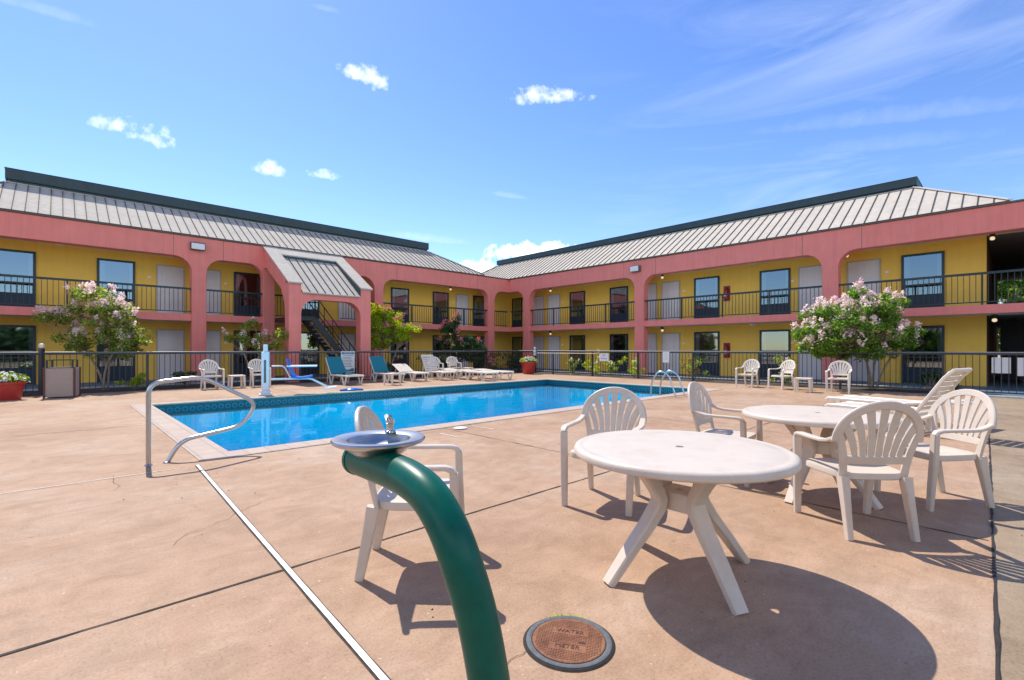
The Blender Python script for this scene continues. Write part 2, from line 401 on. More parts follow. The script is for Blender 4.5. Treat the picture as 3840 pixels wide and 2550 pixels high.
# thin cirrus high on the right
nC = wnoise(2.6, 8, (1.0,1.0,5.5), .8)
cir = m1('MULTIPLY', m1('SUBTRACT', nC, .47), 2.6, True)
east = m1('MULTIPLY', m1('SUBTRACT', vmath('DOT_PRODUCT', DIR, Vector((1,.25,0))).outputs['Value'], .28), 2.2, True)
cir = m1('MULTIPLY', m1('MULTIPLY', cir, east), .17)
tot = m1('MAXIMUM', tot, cir)
# unseen broken cumulus added behind the viewer to light the shaded facades
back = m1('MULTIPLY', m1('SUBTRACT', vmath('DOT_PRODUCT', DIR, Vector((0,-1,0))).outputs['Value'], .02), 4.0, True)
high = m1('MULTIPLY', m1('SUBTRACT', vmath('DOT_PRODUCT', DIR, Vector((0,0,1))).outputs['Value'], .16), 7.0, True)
fill_bank = m1('MULTIPLY', m1('SUBTRACT', wnoise(4.2, 8, (1,1,1.6), .3), .40), 7.0, True)
tot = m1('MAXIMUM', tot, m1('MULTIPLY', m1('MULTIPLY', m1('MULTIPLY', back, high), m1('MULTIPLY', m1('SUBTRACT', .66, vmath('DOT_PRODUCT', DIR, Vector((0,0,1))).outputs['Value']), 4.0, True)), fill_bank))
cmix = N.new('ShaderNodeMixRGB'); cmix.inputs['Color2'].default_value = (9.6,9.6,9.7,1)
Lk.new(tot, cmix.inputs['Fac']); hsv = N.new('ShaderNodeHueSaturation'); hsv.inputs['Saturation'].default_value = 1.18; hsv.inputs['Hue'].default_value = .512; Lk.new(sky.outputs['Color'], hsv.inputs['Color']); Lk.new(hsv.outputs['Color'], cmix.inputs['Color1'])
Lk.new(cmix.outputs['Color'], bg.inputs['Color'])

sl = bpy.data.lights.new('sun', 'SUN'); sl.energy = 2.65; sl.angle = R(.5); sl.color = (1,.945,.86)
so = bpy.data.objects.new('sun', sl); COL.objects.link(so); so.rotation_euler = TO_SUN.to_track_quat('Z', 'Y').to_euler()
cam = bpy.data.cameras.new('camera'); co = bpy.data.objects.new('camera', cam); COL.objects.link(co)
co.location = (0,0,CAMZ); co.rotation_euler = (R(90),0,0)
cam.sensor_width = 36; cam.lens = 36*1789/3840; cam.shift_y = 34/3840; cam.clip_start = .05; cam.clip_end = 3000
sc.camera = co
sc.view_settings.view_transform = 'Standard'; sc.view_settings.look = 'None'; sc.view_settings.exposure = 1.14; sc.view_settings.gamma = 1
sc.cycles.max_bounces = 12; sc.cycles.diffuse_bounces = 7; sc.cycles.transparent_max_bounces = 24

# ------------------------------------------------------------------ ground, deck, pool
ROOTPQ = Matrix.Rotation(ZROT_PQ, 4, 'Z')
def flat(name, rects, z, m, kind='structure', parent=None):
    b = MB()
    for p0, p1, q0, q1 in rects:
        b.add([PQ(p0,q0,z), PQ(p1,q0,z), PQ(p1,q1,z), PQ(p0,q1,z)], [(0,1,2,3)])
    o = b.build(name, m, parent, fix=False)
    if not parent: struct(o, kind)
    return o
PX0, PX1, QY0, QY1 = 1.5, 14.95, 6.7, 13.6      # the pool
GR = .15
def flat_pq(name, rects, z, m, parent=None):     # mesh kept in courtyard axes so that its pattern follows the slabs
    b = MB()
    for p0, p1, q0, q1 in rects: b.add([(p0,q0,z),(p1,q0,z),(p1,q1,z),(p0,q1,z)], [(0,1,2,3)])
    o = b.build(name, m, parent, fix=False)
    if not parent: o.rotation_euler = (0,0,ZROT_PQ)
    return o
BQ, BP = 18.45, 18.05      # near edge of the planting bed
edge = lambda p: .070+.0296*(p-3.48)     # slanting joint between the tan deck and the greyer slabs
def quads_pq(name, qs, z, m):
    b = MB()
    for q in qs: b.add([(x,y,z) for x, y in q], [(0,1,2,3)])
    o = b.build(name, m, None, fix=False); o.rotation_euler = (0,0,ZROT_PQ); return struct(o)
deck = quads_pq('pool_deck', [((-16,edge(-16)),(PX0,edge(PX0)),(PX0,BQ),(-16,BQ)),((PX1,edge(PX1)),(BP,edge(BP)),(BP,BQ),(PX1,BQ)),
    ((PX0,edge(PX0)),(PX1,edge(PX1)),(PX1,QY0),(PX0,QY0)),((PX0,QY1),(PX1,QY1),(PX1,BQ),(PX0,BQ))], 0, M['deck'])
conc = quads_pq('concrete_path', [((-16,-16),(BP,-16),(BP,edge(BP)),(-16,edge(-16)))], -.002, M['conc'])
struct(flat_pq('planting_bed_ground', [(-16,19.8,BQ,20.4),(BP,19.8,.9,BQ)], -.01, M['mulch']))
wk = struct(flat_pq('walkway', [(-16,30,20.4,24.0),(19.8,24.0,-16,20.4),(24.0,34,-16,.75),(BP,19.8,-16,.9)], .03, M['walk']))
struct(flat_pq('ground', [(-400,400,34,400),(-400,400,-400,-16),(-400,-16,-16,34),(34,400,-16,34),(-16,34,24,34),(24,34,.75,24)], -.05, M['grass']))
kb = MB(); kb.box(-16,19.68,20.28,20.4,-.05,.075); kb.box(19.68,19.8,.9,20.4,-.05,.075); kb.box(BP,19.68,.78,.9,-.05,.06); kb.box(BP-.1,BP,-16,.78,-.05,.05)
k = kb.build('kerb', M['kerb'], None, bevel=.012); k.rotation_euler = (0,0,ZROT_PQ); struct(k)

def joint(name, m, p0, q0, p1, q1, wd, z, wob=.25, parent=deck):
    n = max(2, int(math.hypot(p1-p0, q1-q0)/.12)); d = Vector((p1-p0, q1-q0, 0)).normalized(); s = Vector((-d.y, d.x, 0))
    b = MB(); vs = []; fs = []
    for i in range(n+1):
        t = i/n; c = Vector((p0+(p1-p0)*t, q0+(q1-q0)*t, z)) + s*random.uniform(-1,1)*wd*wob*.4
        ww = wd*(1+random.uniform(-wob, wob))/2
        vs += [c-s*ww, c+s*ww]
        if i: fs.append((2*i-2, 2*i, 2*i+1, 2*i-1))
    b.add(vs, fs); return b.build(name, m, parent, fix=False)
joint('joint', M['jointl'], -14, 2.88, 17.9, 2.95, .014, .004, .5)
joint('joint', M['jointl'], 4.5, edge(4.5)+.02, 4.5, 6.35, .011, .004, .5)
joint('joint', M['jointl'], 8.0, edge(8.0)+.02, 8.0, 6.35, .010, .004, .5)
joint('joint', M['jointl'], 11.5, edge(11.5)+.02, 11.5, 6.35, .010, .004, .5)
joint('joint', M['dark'], -14, edge(-14), 17.9, edge(17.9), .013, .006, .45)
joint('joint', M['jointl'], -2.6, .2, -2.6, 18.2, .010, .004, .5)
joint('joint', M['jointl'], -14, 10.1, 1.15, 10.1, .010, .004, .5)
joint('joint', M['jointl'], 5.0, 14.0, 5.0, 18.2, .010, .004, .5)
joint('joint', M['jointl'], 10.0, 14.0, 10.0, 18.2, .010, .004, .5)
joint('pale_joint', M['pale'], -14, 6.18, .95, 6.16, .016, .004, .3)
joint('joint_edge', M['jointl'], .243, -14, 1.10, 6.18, .044, .003, .05)
tag(joint('deck_drain_strip', M['white_st'], .243, -14, 1.10, 6.18, .027, .008, .02, None), 'white plastic drain strip running from the pool corner towards the viewer', 'drain strip').rotation_euler = (0,0,ZROT_PQ)
# worn paint near the pool edge
for a in ((4.18,5.98,4.20,5.55),(4.98,6.22,5.02,5.72)): joint('worn_paint', M['pale'], *a, .028, .005, .3)
b = MB(); b.lathe([(.11,.0),(.105,.006),(.001,.007)], 24, (4.68,6.14,.012)); b.build('depth_marker', M['white'], deck)

pool = MB()
pool.add([(PX0,QY0,-1.25),(PX1,QY0,-1.5),(PX1,QY1,-1.5),(PX0,QY1,-1.25),(PX0,QY0,-.30),(PX1,QY0,-.30),(PX1,QY1,-.30),(PX0,QY1,-.30)],
         [(0,1,2,3),(0,4,5,1),(1,5,6,2),(2,6,7,3),(3,7,4,0)])
pl = pool.build('pool_basin', M['poolf'], None, fix=False); pl.rotation_euler = (0,0,ZROT_PQ); struct(pl)
def tile_mat():
    m = bpy.data.materials.new('waterline tiles'); m.use_nodes = True
    nt = m.node_tree; N = nt.nodes; Lk = nt.links; b = N['Principled BSDF']; b.inputs['Roughness'].default_value = .25
    uv = N.new('ShaderNodeTexCoord'); sp = N.new('ShaderNodeSeparateXYZ'); Lk.new(uv.outputs['UV'], sp.inputs[0])
    def mm(op, a, c, clamp=False):
        n = N.new('ShaderNodeMath'); n.operation = op; n.use_clamp = clamp
        for i, x in enumerate((a, c)):
            if isinstance(x, (int, float)): n.inputs[i].default_value = x
            elif x is not None: Lk.new(x, n.inputs[i])
        return n.outputs[0]
    # repeated arch motif: a ring inside each 15 cm tile of the lower row
    u = mm('SUBTRACT', mm('FRACT', mm('MULTIPLY', sp.outputs['X'], 1/.15), None), .5)
    v = mm('MULTIPLY', mm('ADD', sp.outputs['Y'], .145), 1/.15)
    rr = mm('SQRT', mm('ADD', mm('MULTIPLY', u, u), mm('MULTIPLY', v, v)), None)
    ring = mm('MULTIPLY', mm('LESS_THAN', rr, .42), mm('GREATER_THAN', rr, .24))
    low = mm('MULTIPLY', mm('LESS_THAN', sp.outputs['Y'], -.085), mm('GREATER_THAN', sp.outputs['Y'], -.2))
    f = mm('MULTIPLY', ring, low)
    c = N.new('ShaderNodeMixRGB'); c.inputs['Color1'].default_value = (.006,.050,.075,1); c.inputs['Color2'].default_value = (.025,.17,.24,1); Lk.new(f, c.inputs['Fac'])
    gr = N.new('ShaderNodeMixRGB'); gr.inputs['Color2'].default_value = (.010,.085,.095,1); Lk.new(c.outputs['Color'], gr.inputs['Color1'])
    Lk.new(mm('GREATER_THAN', sp.outputs['Y'], -.075), gr.inputs['Fac'])
    Lk.new(gr.outputs['Color'], b.inputs['Base Color']); return m
M['tile'] = tile_mat()
tb = MB(); cor = [(PX0,QY0),(PX1,QY0),(PX1,QY1),(PX0,QY1)]
for i in range(4):
    a, c = cor[i], cor[(i+1) % 4]; tb.add([(*a,-.30),(*c,-.30),(*c,0.0),(*a,0.0)], [(0,3,2,1)])
to = tb.build('tile_band', M['tile'], pl, fix=False)
uvl = to.data.uv_layers.new(name='uv')
for poly in to.data.polygons:
    for li in poly.loop_indices:
        co_ = to.data.vertices[to.data.loops[li].vertex_index].co
        uvl.data[li].uv = ((co_.x if abs(poly.normal.y) > .5 else co_.y), co_.z)
cw = .34
cb = MB()
for (x0,x1,y0,y1) in ((PX0-cw,PX1+cw,QY0-cw,QY0+.03),(PX0-cw,PX1+cw,QY1-.03,QY1+cw),(PX0-cw,PX0+.03,QY0+.03,QY1-.03),(PX1-.03,PX1+cw,QY0+.03,QY1-.03)):
    cb.box(x0,x1,y0,y1,-.02,.012)
cb.build('coping', M['cope'], pl, bevel=.008)
wb = MB(); wb.add([(PX0,QY0,-.14),(PX1,QY0,-.14),(PX1,QY1,-.14),(PX0,QY1,-.14)], [(0,1,2,3)])
wo = wb.build('water', M['water'], None, fix=False); wo.rotation_euler = (0,0,ZROT_PQ); struct(wo)
# ------------------------------------------------------------------ the two wings of the motel
EAVE, ARCH, FL2, SL0 = 5.73, 4.92, 2.64, 2.40
def arch_outline(x0, x1, pill, r=.6, top=EAVE, bot=ARCH, base=-.03, endl=True, endr=True):
    # outline of an arcade panel: pillars (xa, xb) with rounded openings between them
    pts = [(x0, top)]
    def arc(cx, cz, a0, a1, n=9):
        return [(cx+r*math.cos(a0+(a1-a0)*i/n), cz+r*math.sin(a0+(a1-a0)*i/n)) for i in range(n+1)]
    pts += [(x0, bot)]
    for k, (xa, xb) in enumerate(pill):
        pts += arc(xa-r, bot-r, math.pi/2, 0) + [(xa, base), (xb, base)] + arc(xb+r, bot-r, math.pi, math.pi/2)
    pts += [(x1, bot), (x1, top)]
    return pts
def railing(parent, x0, x1, y=.16, z=FL2, every=1.9, name='railing'):
    b = MB(); b.box(x0, x1, y-.045, y+.045, z+1.0, z+1.07); b.box(x0, x1, y-.018, y+.018, z+.11, z+.145)
    n = max(1, round((x1-x0)/every))
    for i in range(n+1):
        if i in (0, n): continue
        xx = x0+(x1-x0)*i/n; b.box(xx-.025, xx+.025, y-.025, y+.025, z, z+1.0)
    m = int((x1-x0)/.14)
    for i in range(1, m):
        xx = x0+(x1-x0)*i/m; b.box(xx-.009, xx+.009, y-.009, y+.009, z+.145, z+1.0)
    return b.build(name, M['darkbl'], parent)
def window(parent, x0, x1, z, y=1.5, open_curtain=.16):
    h = 2.08; f = .075
    b = MB(); b.box(x0, x0+f, y-.07, y-.004, z, z+h); b.box(x1-f, x1, y-.07, y-.004, z, z+h); b.box(x0+f, x1-f, y-.07, y-.004, z+h-f, z+h)
    b.box(x0+f, x1-f, y-.07, y-.004, z+.92, z+.98); b.box(x0+f, x1-f, y-.065, y-.004, z+.555, z+.60)
    w_ = b.build('window', M['darkbl'], parent, bevel=.006)
    b = MB(); b.box(x0+f, x1-f, y-.050, y-.004, z+.02, z+.555)
    for i in range(7): b.box(x0+f+.08, x1-f-.08, y-.058, y-.050, z+.12+i*.055, z+.145+i*.055)
    b.build('lower_panel', M['panel'], w_)
    b = MB(); b.box(x0+f, x1-f, y-.010, y-.004, z+.60, z+h-f); b.build('interior', M['room'], w_)
    if open_curtain:
        wd = x1-x0-2*f; cw_ = wd*open_curtain
        for xa, xb in ((x0+f, x0+f+cw_), (x1-f-cw_*.7, x1-f)):
            n = 8; b = MB()
            for i in range(n):
                u0 = xa+(xb-xa)*i/n; u1 = xa+(xb-xa)*(i+1)/n; yy = .006*(i % 2)
                b.add([(u0, y-.018-yy, z+.60), (u1, y-.024+yy, z+.60), (u1, y-.024+yy, z+h-f), (u0, y-.018-yy, z+h-f)], [(0,1,2,3)])
            b.build('curtain', M['curtain'], w_, fix=False)
    b = MB(); b.add([(x0+f, y-.045, z+.60), (x1-f, y-.045, z+.60), (x1-f, y-.045, z+h-f), (x0+f, y-.045, z+h-f)], [(0,1,2,3)])
    b.build('pane', M['glass'], w_, fix=False)
def door(parent, x0, x1, z, y=1.5, plate=1):
    b = MB(); b.box(x0+.05, x1-.05, y-.025, y-.004, z+.01, z+2.02)
    d = b.build('door', M['door'], parent)
    b = MB(); b.box(x0, x0+.05, y-.05, y-.004, z, z+2.07); b.box(x1-.05, x1, y-.05, y-.004, z, z+2.07); b.box(x0+.05, x1-.05, y-.05, y-.004, z+2.02, z+2.07)
    b.build('frame', M['trim'], d)
    b = MB(); xx = x0+.12; b.box(xx-.025, xx+.025, y-.04, y-.025, z+.92, z+1.12); b.tube([(xx, y-.04, z+1.0), (xx, y-.075, z+1.0), (xx+.10, y-.08, z+1.0)], .010, 6)
    b.build('handle', M['white'], d)
    if plate:
        xx = x0-.22 if plate < 0 else x1+.18
        b = MB(); b.box(xx-.055, xx+.055, y-.02, y-.004, z+1.48, z+1.57); b.build('number_plate', M['white'], parent, bevel=.004)
def globe_lamp(parent, x, y, zc):
    b = MB(); b.lathe([(.07,0),(.075,-.05),(.06,-.13),(.05,-.13),(.0501,0)], 14, (x,y,zc)); l = b.build('lamp', M['black'], parent, smooth=True)
    b = MB(); b.lathe([(.04,-.13),(.058,-.155),(.064,-.185),(.055,-.22),(.025,-.24),(.002,-.242)], 14, (x,y,zc)); b.build('globe', M['bulb'], l, smooth=True)
def disc_lamp(parent, x, y, zc):
    b = MB(); b.lathe([(.10,0),(.15,-.02),(.15,-.04),(.10,-.09),(.02,-.11)], 18, (x,y,zc)); b.build('ceiling_light', M['white'], parent, smooth=True)
def floodlight(parent, x, z, y=0):
    b = MB(); b.box(x-.25, x+.25, y-.20, y-.012, z, z+.30); l = b.build('floodlight', M['drip'], parent, bevel=.02)
    b = MB(); b.box(x-.225, x+.225, y-.24, y-.201, z+.015, z+.25); b.build('lens', M['lens'], l, bevel=.02)
def hip_roof(parent, x0, x1, y0, y1, run, z0, z1, h, sp):
    b = MB(); a = [(x0,y0,z0),(x1,y0,z0),(x1,y1,z0),(x0,y1,z0)]; c = [(x0+run,y0+run,z1),(x1-run,y0+run,z1),(x1-run,y1-run,z1),(x0+run,y1-run,z1)]
    b.add(a+c, [(0,1,5,4),(1,2,6,5),(2,3,7,6),(3,0,4,7),(4,5,6,7),(3,2,1,0)])
    rf = b.build('roof', M['roof'], parent)
    sl = (z1-z0)/run
    b = MB(); nrm = Vector((0, -sl, 1)).normalized()
    n = int((x1-x0)/sp)
    for i in range(1, n):
        x = x0+i*(x1-x0)/n
        d = min(run, x-x0, x1-x)
        if d < .08: continue
        p = Vector((x, y0+.004, z0)); q = Vector((x, y0+d, z0+d*sl))
        b.sweep([p+nrm*.018, q+nrm*.018], .018, .028, tuple(nrm), .1)
    for xe, sg in ((x0, 1), (x1, -1)):
        n2 = int((y1-y0)/sp); nr2 = Vector((-sl*sg, 0, 1)).normalized()
        for i in range(1, n2):
            y = y0+i*(y1-y0)/n2; d = min(run, y-y0, y1-y)
            if d < .08: continue
            b.sweep([Vector((xe, y, z0))+nr2*.018, Vector((xe+sg*d, y, z0+d*sl))+nr2*.018], .018, .028, tuple(nr2), .1)
    b.build('roof_seam', M['seam'], rf)
    b = MB()
    for s0, e0 in (((x0,y0,z0),(x0+run,y0+run,z1)),((x1,y0,z0),(x1-run,y0+run,z1))):
        b.sweep([Vector(s0)+Vector((0,0,.03)), Vector(e0)+Vector((0,0,.03))], .16, .03, (0,0,1), .1)
    b.sweep([(x0+run,y0+run-.03,z1+.0),(x1-run,y0+run-.03,z1+.0)], .06, .03, (0,0,1), .1)
    b.build('ridge_flashing', M['coping'], rf)
    i = .05; t = .10
    X0, X1, Y0, Y1 = x0+run+i*.3, x1-run-i*.3, y0+run+i, y1-run-i
    b = MB()
    def ring(e, za, zb): b.box(X0-e,X1+e,Y0-e,Y0+t,za,zb); b.box(X0-e,X1+e,Y1-t,Y1+e,za,zb); b.box(X0-e,X0+t,Y0+t,Y1-t,za,zb); b.box(X1-t,X1+e,Y0+t,Y1-t,za,zb)
    g = h*.26; ring(0, z1-.05, z1+g); ring(.07, z1+g+.002, z1+h); ring(.085, z1+h+.001, z1+h+.02)
    b.build('roof_band', M['cap'], rf)
def wing(label, loc, rz, px0, px1, pill, joints, wx0, wx1, wins, doors, rails, roof, sp, floods, lamps, discs, slab, back):
    t = thing('motel_wing', label, 'building', loc, rz, 'two-storey motel wings round the pool')
    b = MB(); b.prism(arch_outline(px0, px1, pill), lambda a, z, d: (a, d, z), 0.0, .42); b.build('arcade', M['pink'], t, bevel=.02)
    b = MB(); b.box(px0, px1, -.06, .30, EAVE+.004, EAVE+.05); b.build('drip_edge', M['drip'], t)
    for xj in joints: b = MB(); b.box(xj-.007, xj+.007, -.004, .01, ARCH+.01, EAVE-.01); b.build('panel_joint', M['drip'], t)
    b = MB(); b.box(wx0, wx1, 1.5, 1.72, -.03, 5.2); b.build('wall', M['yellow'], t)
    b = MB(); b.box(slab[0], slab[1], .06, 1.499, SL0+.03, FL2); b.build('gallery_floor', M['slabtop'], t)
    b = MB(); b.box(slab[0], slab[1], .055, .36, SL0, FL2+.035); b.build('gallery_edge', M['pink'], t)
    b = MB(); b.box(slab[0], slab[1], .361, 1.498, SL0, SL0+.028); b.box(slab[0], slab[1], .424, 1.498, 5.06, 5.18); b.build('soffit', M['ceil'], t)
    b = MB(); b.box(px0, px1, .30, 9.0, EAVE-.12, EAVE-.03); b.build('flat_roof', M['drip'], t)
    for x0, x1, fl in wins: window(t, x0, x1, FL2 if fl else .03)
    for x0, x1, fl, pt in doors: door(t, x0, x1, FL2 if fl else .03, plate=pt)
    for x0, x1 in rails: railing(t, x0, x1)
    hip_roof(t, *roof, sp)
    for x, z in floods: floodlight(t, x, z)
    for x, y, z in lamps: globe_lamp(t, x, y, z)
    for x, y, z in discs: disc_lamp(t, x, y, z)
    return t

both = lambda L: [(a, c, 1) for a, c in L] + [(a, c, 0) for a, c in L]
bothd = lambda L: [(a, c, 1, s) for a, c, s in L] + [(a, c, 0, s) for a, c, s in L]
LP = [(-3.9,-3.4),(3.80,4.30),(6.41,6.88),(11.63,12.12),(19.25,19.76)]
left = wing('long pink and yellow two-storey motel wing with the projecting stair tower', PQ(0,Q0,0), ZROT_PQ,
    -9, 21.0, LP, [3.2, 4.9, 12.9, 18.4], -9, 22.5,
    both([(-6.6,-5.4),(-1.75,-.60),(1.03,2.17),(5.62,6.75),(8.3,9.4),(13.38,14.52),(16.15,17.29),(19.22,20.30)]),
    bothd([(-4.4,-3.45,-1),(2.84,3.80,-1),(4.25,5.13,1),(10.36,11.3,-1),(17.86,18.85,-1)]),
    [(-3.4,3.80),(4.30,6.41),(6.88,7.6),(9.9,11.63),(12.12,19.25),(19.76,20.98)],
    (-3.85, 18.9, -.12, 9.0, 2.5, 5.79, 7.25, .50), .30, [(3.98, 5.20)],
    [(17.1,1.0,5.06),(17.1,1.0,SL0),(4.0,1.1,5.06),(4.0,1.1,SL0)], [(0.0,.9,5.06),(0.0,.9,SL0)], (-9, 22.5), 9)
RP = [(1.28,1.80),(9.22,9.74),(17.36,17.88),(25.5,26.0)]
right = wing('long pink and yellow two-storey motel wing ending in an open breezeway', PQ(P0,Q0,0), ZROT_PQ-math.pi/2,
    -.45, 30, RP, [8.6, 10.4, 16.7, 18.6], -1.5, 21.75,
    both([(-1.25,-.30),(3.82,4.97),(6.73,7.90),(11.64,12.86),(14.64,15.86),(19.53,20.71)]),
    bothd([(.72,1.70,0),(2.02,3.04,1),(8.65,9.64,0),(9.90,10.90,1),(16.15,17.12,-1),(17.85,18.92,1)]),
    [(.02,1.28),(1.80,9.22),(9.74,17.36),(17.88,25.5)],
    (-6.3, 22.31, -.12, 9.0, 2.5, 5.79, 7.36, .39), .36, [(9.35, 5.14)],
    [(2.67,1.0,5.06),(2.67,1.0,SL0),(10.2,1.0,5.06),(10.2,1.0,SL0),(17.95,1.0,5.06),(21.9,1.0,5.06),(21.95,1.0,SL0)],
    [(14.55,.9,5.06),(14.55,.9,SL0)], (-.05, 30), 9)

# breezeway at the far right: side wall, ceilings, stair and rear railing
t = right
b = MB(); b.box(21.53,21.75,1.73,17.0,-.03,5.2); b.box(26.2,26.42,1.5,17.0,-.03,5.2); b.build('breezeway_wall', M['brick'], t)
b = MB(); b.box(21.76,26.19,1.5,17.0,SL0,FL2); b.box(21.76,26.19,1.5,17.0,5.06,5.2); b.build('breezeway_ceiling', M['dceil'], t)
railing(t, 21.76, 26.19, 16.9, FL2)
b = MB(); b.sweep([(22.6,5.2,.05),(25.6,5.2,2.55)], .05,.26,(0,0,1),.1); b.sweep([(22.6,6.2,.05),(25.6,6.2,2.55)], .05,.26,(0,0,1),.1)
for i in range(12): b.box(22.65+i*.25,22.92+i*.25,5.2,6.2,.22+i*.205,.26+i*.205)
b.box(22.0,25.9,6.6,6.75,0.03,SL0)
b.build('stair', M['black'], t)

# stair tower with its stepped lean-to roof, part of the left wing
t = left
X0, X1, YF, W_ = 6.41, 9.81, -3.16, .47
b = MB(); r = .6
def arc(cx, cz, a0, a1, n=9): return [(cx+r*math.cos(a0+(a1-a0)*i/n), cz+r*math.sin(a0+(a1-a0)*i/n)) for i in range(n+1)]
front = [(X0,-.03),(X0,3.87),(X0+W_,3.87),(X0+W_,3.53),(X1-W_,3.53),(X1-W_,3.87),(X1,3.87),(X1,-.03),(X1-W_,-.03)] + arc(X1-W_-r, 3.25-r, 0, math.pi/2) + arc(X0+W_+r, 3.25-r, math.pi/2, math.pi) + [(X0+W_,-.03)]
b.prism(front, lambda a, z, d: (a, d, z), YF, YF+.45); b.build('stair_tower_front', M['pink'], t, bevel=.015)
SLP = (EAVE-3.87)/3.16
zs = lambda y: 3.87+SLP*(y-YF)
for xa, xb in ((X0+.02, X0+.42), (X1-.42, X1-.02)):
    b = MB()
    side = [(YF+.451, zs(YF+.451)-.003), (-.004, zs(-.004)-.003), (-.004, zs(-.004)-.95)] + [(-.35, zs(-.35)-.78), (YF+.95, zs(YF+.95)-.72), (YF+.62, zs(YF+.5)-.95), (YF+.452, zs(YF+.452)-1.5)]
    b.prism(side, lambda y, z, d: (d, y, z), xa, xb); b.build('stair_tower_side', M['pink'], t)
b = MB()
for xa, xb in ((X0-.05, X0+W_+.03), (X1-W_-.03, X1+.05)):
    b.prism([(YF-.08, zs(YF-.08)+.002), (YF-.08, zs(YF-.08)+.06), (.14, zs(.14)+.06), (.14, zs(.14)+.002)], lambda y, z, d: (d, y, z), xa, xb)
b.prism([(-.72, zs(-.72)-.14), (-.72, zs(-.72)+.055), (.14, zs(.14)+.055), (.14, zs(.14)-.14)], lambda y, z, d: (d, y, z), X0+W_+.031, X1-W_-.031)
cp = b.build('stair_tower_coping', M['roof'], t)
b = MB()
for xa, xb in ((X1-W_-.05, X1-W_-.031),):
    b.prism([(YF-.05, zs(YF)-.33), (YF-.05, zs(YF-.05)-.004), (-.722, zs(-.722)-.004), (-.722, zs(-.722)-.33)], lambda y, z, d: (d, y, z), xa, xb)
b.box(X0+W_+.051, X1-W_-.051, -.745, -.722, zs(-.72)-.085, zs(-.72)+.0)
b.build('cheek_flashing', M['cap'], cp)
zr = lambda y: zs(y)-.10-.20*(-.72-y)/(-.72-YF)
b = MB(); b.prism([(YF-.10, zr(YF-.10)-.03), (YF-.10, zr(YF-.10)+.01), (-.745, zr(-.745)+.01), (-.745, zr(-.745)-.03)], lambda y, z, d: (d, y, z), X0+W_+.033, X1-W_-.052)
rr_ = b.build('stair_tower_roof', M['roof'], t)
b = MB(); nrm = Vector((0,-SLP,1)).normalized()
for i in range(1, 8):
    x = X0+W_+(X1-X0-2*W_)*i/8
    b.sweep([Vector((x,YF-.09,zr(YF-.09)+.01))+nrm*.018, Vector((x,-.76,zr(-.76)+.01))+nrm*.018], .022, .04, tuple(nrm), .1)
b.build('roof_seam', M['seam'], rr_)
# one steep flight inside the tower, rising to the left onto a landing level with the gallery
b = MB()
for yy in (-2.3, -1.2): b.sweep([(9.62,yy,.10),(7.72,yy,2.52)], .05, .26, (0,0,1), .1)
b.box(6.9,7.72,-2.32,.05,2.46,2.63)
st_ = b.build('stair', M['black'], t)
b = MB()
for i in range(14): b.box(9.50-i*.134,9.72-i*.134,-2.27,-1.23,.17+i*.176,.215+i*.176)
b.build('treads', M['kerb'], st_)
b = MB()
for yy in (-2.32, -1.18):
    b.tube([(9.66,yy,1.0),(7.72,yy,3.56),(6.95,yy,3.56)], .024, 8); b.tube([(9.66,yy,.58),(7.72,yy,3.12)], .015, 6)
    for i in range(6): b.tube([(9.6-i*.37,yy,.10+i*.49),(9.6-i*.37,yy,1.05+i*.49)], .017, 6)
for i in range(9): b.tube([(6.95+i*.095,-2.33,2.64),(6.95+i*.095,-2.33,3.55)], .012, 6)
b.tube([(6.95,-2.33,2.72),(7.72,-2.33,2.72)], .015, 6)
b.build('stair_railing', M['black'], t)

# ------------------------------------------------------------------ pool fence (3 runs)
def fence(label, a, c, every=2.4):
    a = Vector(a); c = Vector(c); L = (c-a).length; d = (c-a).normalized()
    t = thing('pool_fence', label, 'fence', a, math.atan2(d.y, d.x))
    b = MB(); b.box(0,L,-.026,.026,1.12,1.172); b.build('top_rail', M['fence'], t, bevel=.008)
    b = MB(); b.tube([(0,0,1.181),(L,0,1.181)], .022, 10); b.build('rail_cap', M['rail'], t, smooth=True)
    b = MB(); b.box(0,L,-.016,.016,.09,.125); b.build('bottom_rail', M['fence'], t)
    n = round(L/every)
    for i in range(n+1):
        b = MB(); x = L*i/n; b.box(x-.027,x+.027,-.026,.026,-.03,1.118); b.build('post', M['fence'], t)
    b = MB(); m = int(L/.138)
    for i in range(1, m):
        x = L*i/m; b.box(x-.008,x+.008,-.008,.008,.125,1.12)
    b.build('pickets', M['fence'], t)
    return t
FQ, FP = 18.7, 18.3
fence('dark metal picket fence in front of the long wing with the stair tower', PQ(-.33,FQ), PQ(FP-.03,FQ))
fence('dark metal picket fence left of the ball-topped gate post', PQ(-7.5,FQ), PQ(-.39,FQ))
fence('dark metal picket fence in front of the wing with the breezeway', PQ(FP,FQ), PQ(FP,-6.0))
t = thing('gate_post', 'dark fence post with a pale ball cap beside the trash bin', 'post', PQ(-.36,FQ))
b = MB(); b.box(-.05,.05,-.05,.05,-.02,1.30); b.build('shaft', M['fence'], t, bevel=.006)
b = MB(); b.lathe([(.03,1.30),(.055,1.32),(.07,1.37),(.055,1.42),(.002,1.44)], 14); b.build('cap', M['resinw'], t, smooth=True)

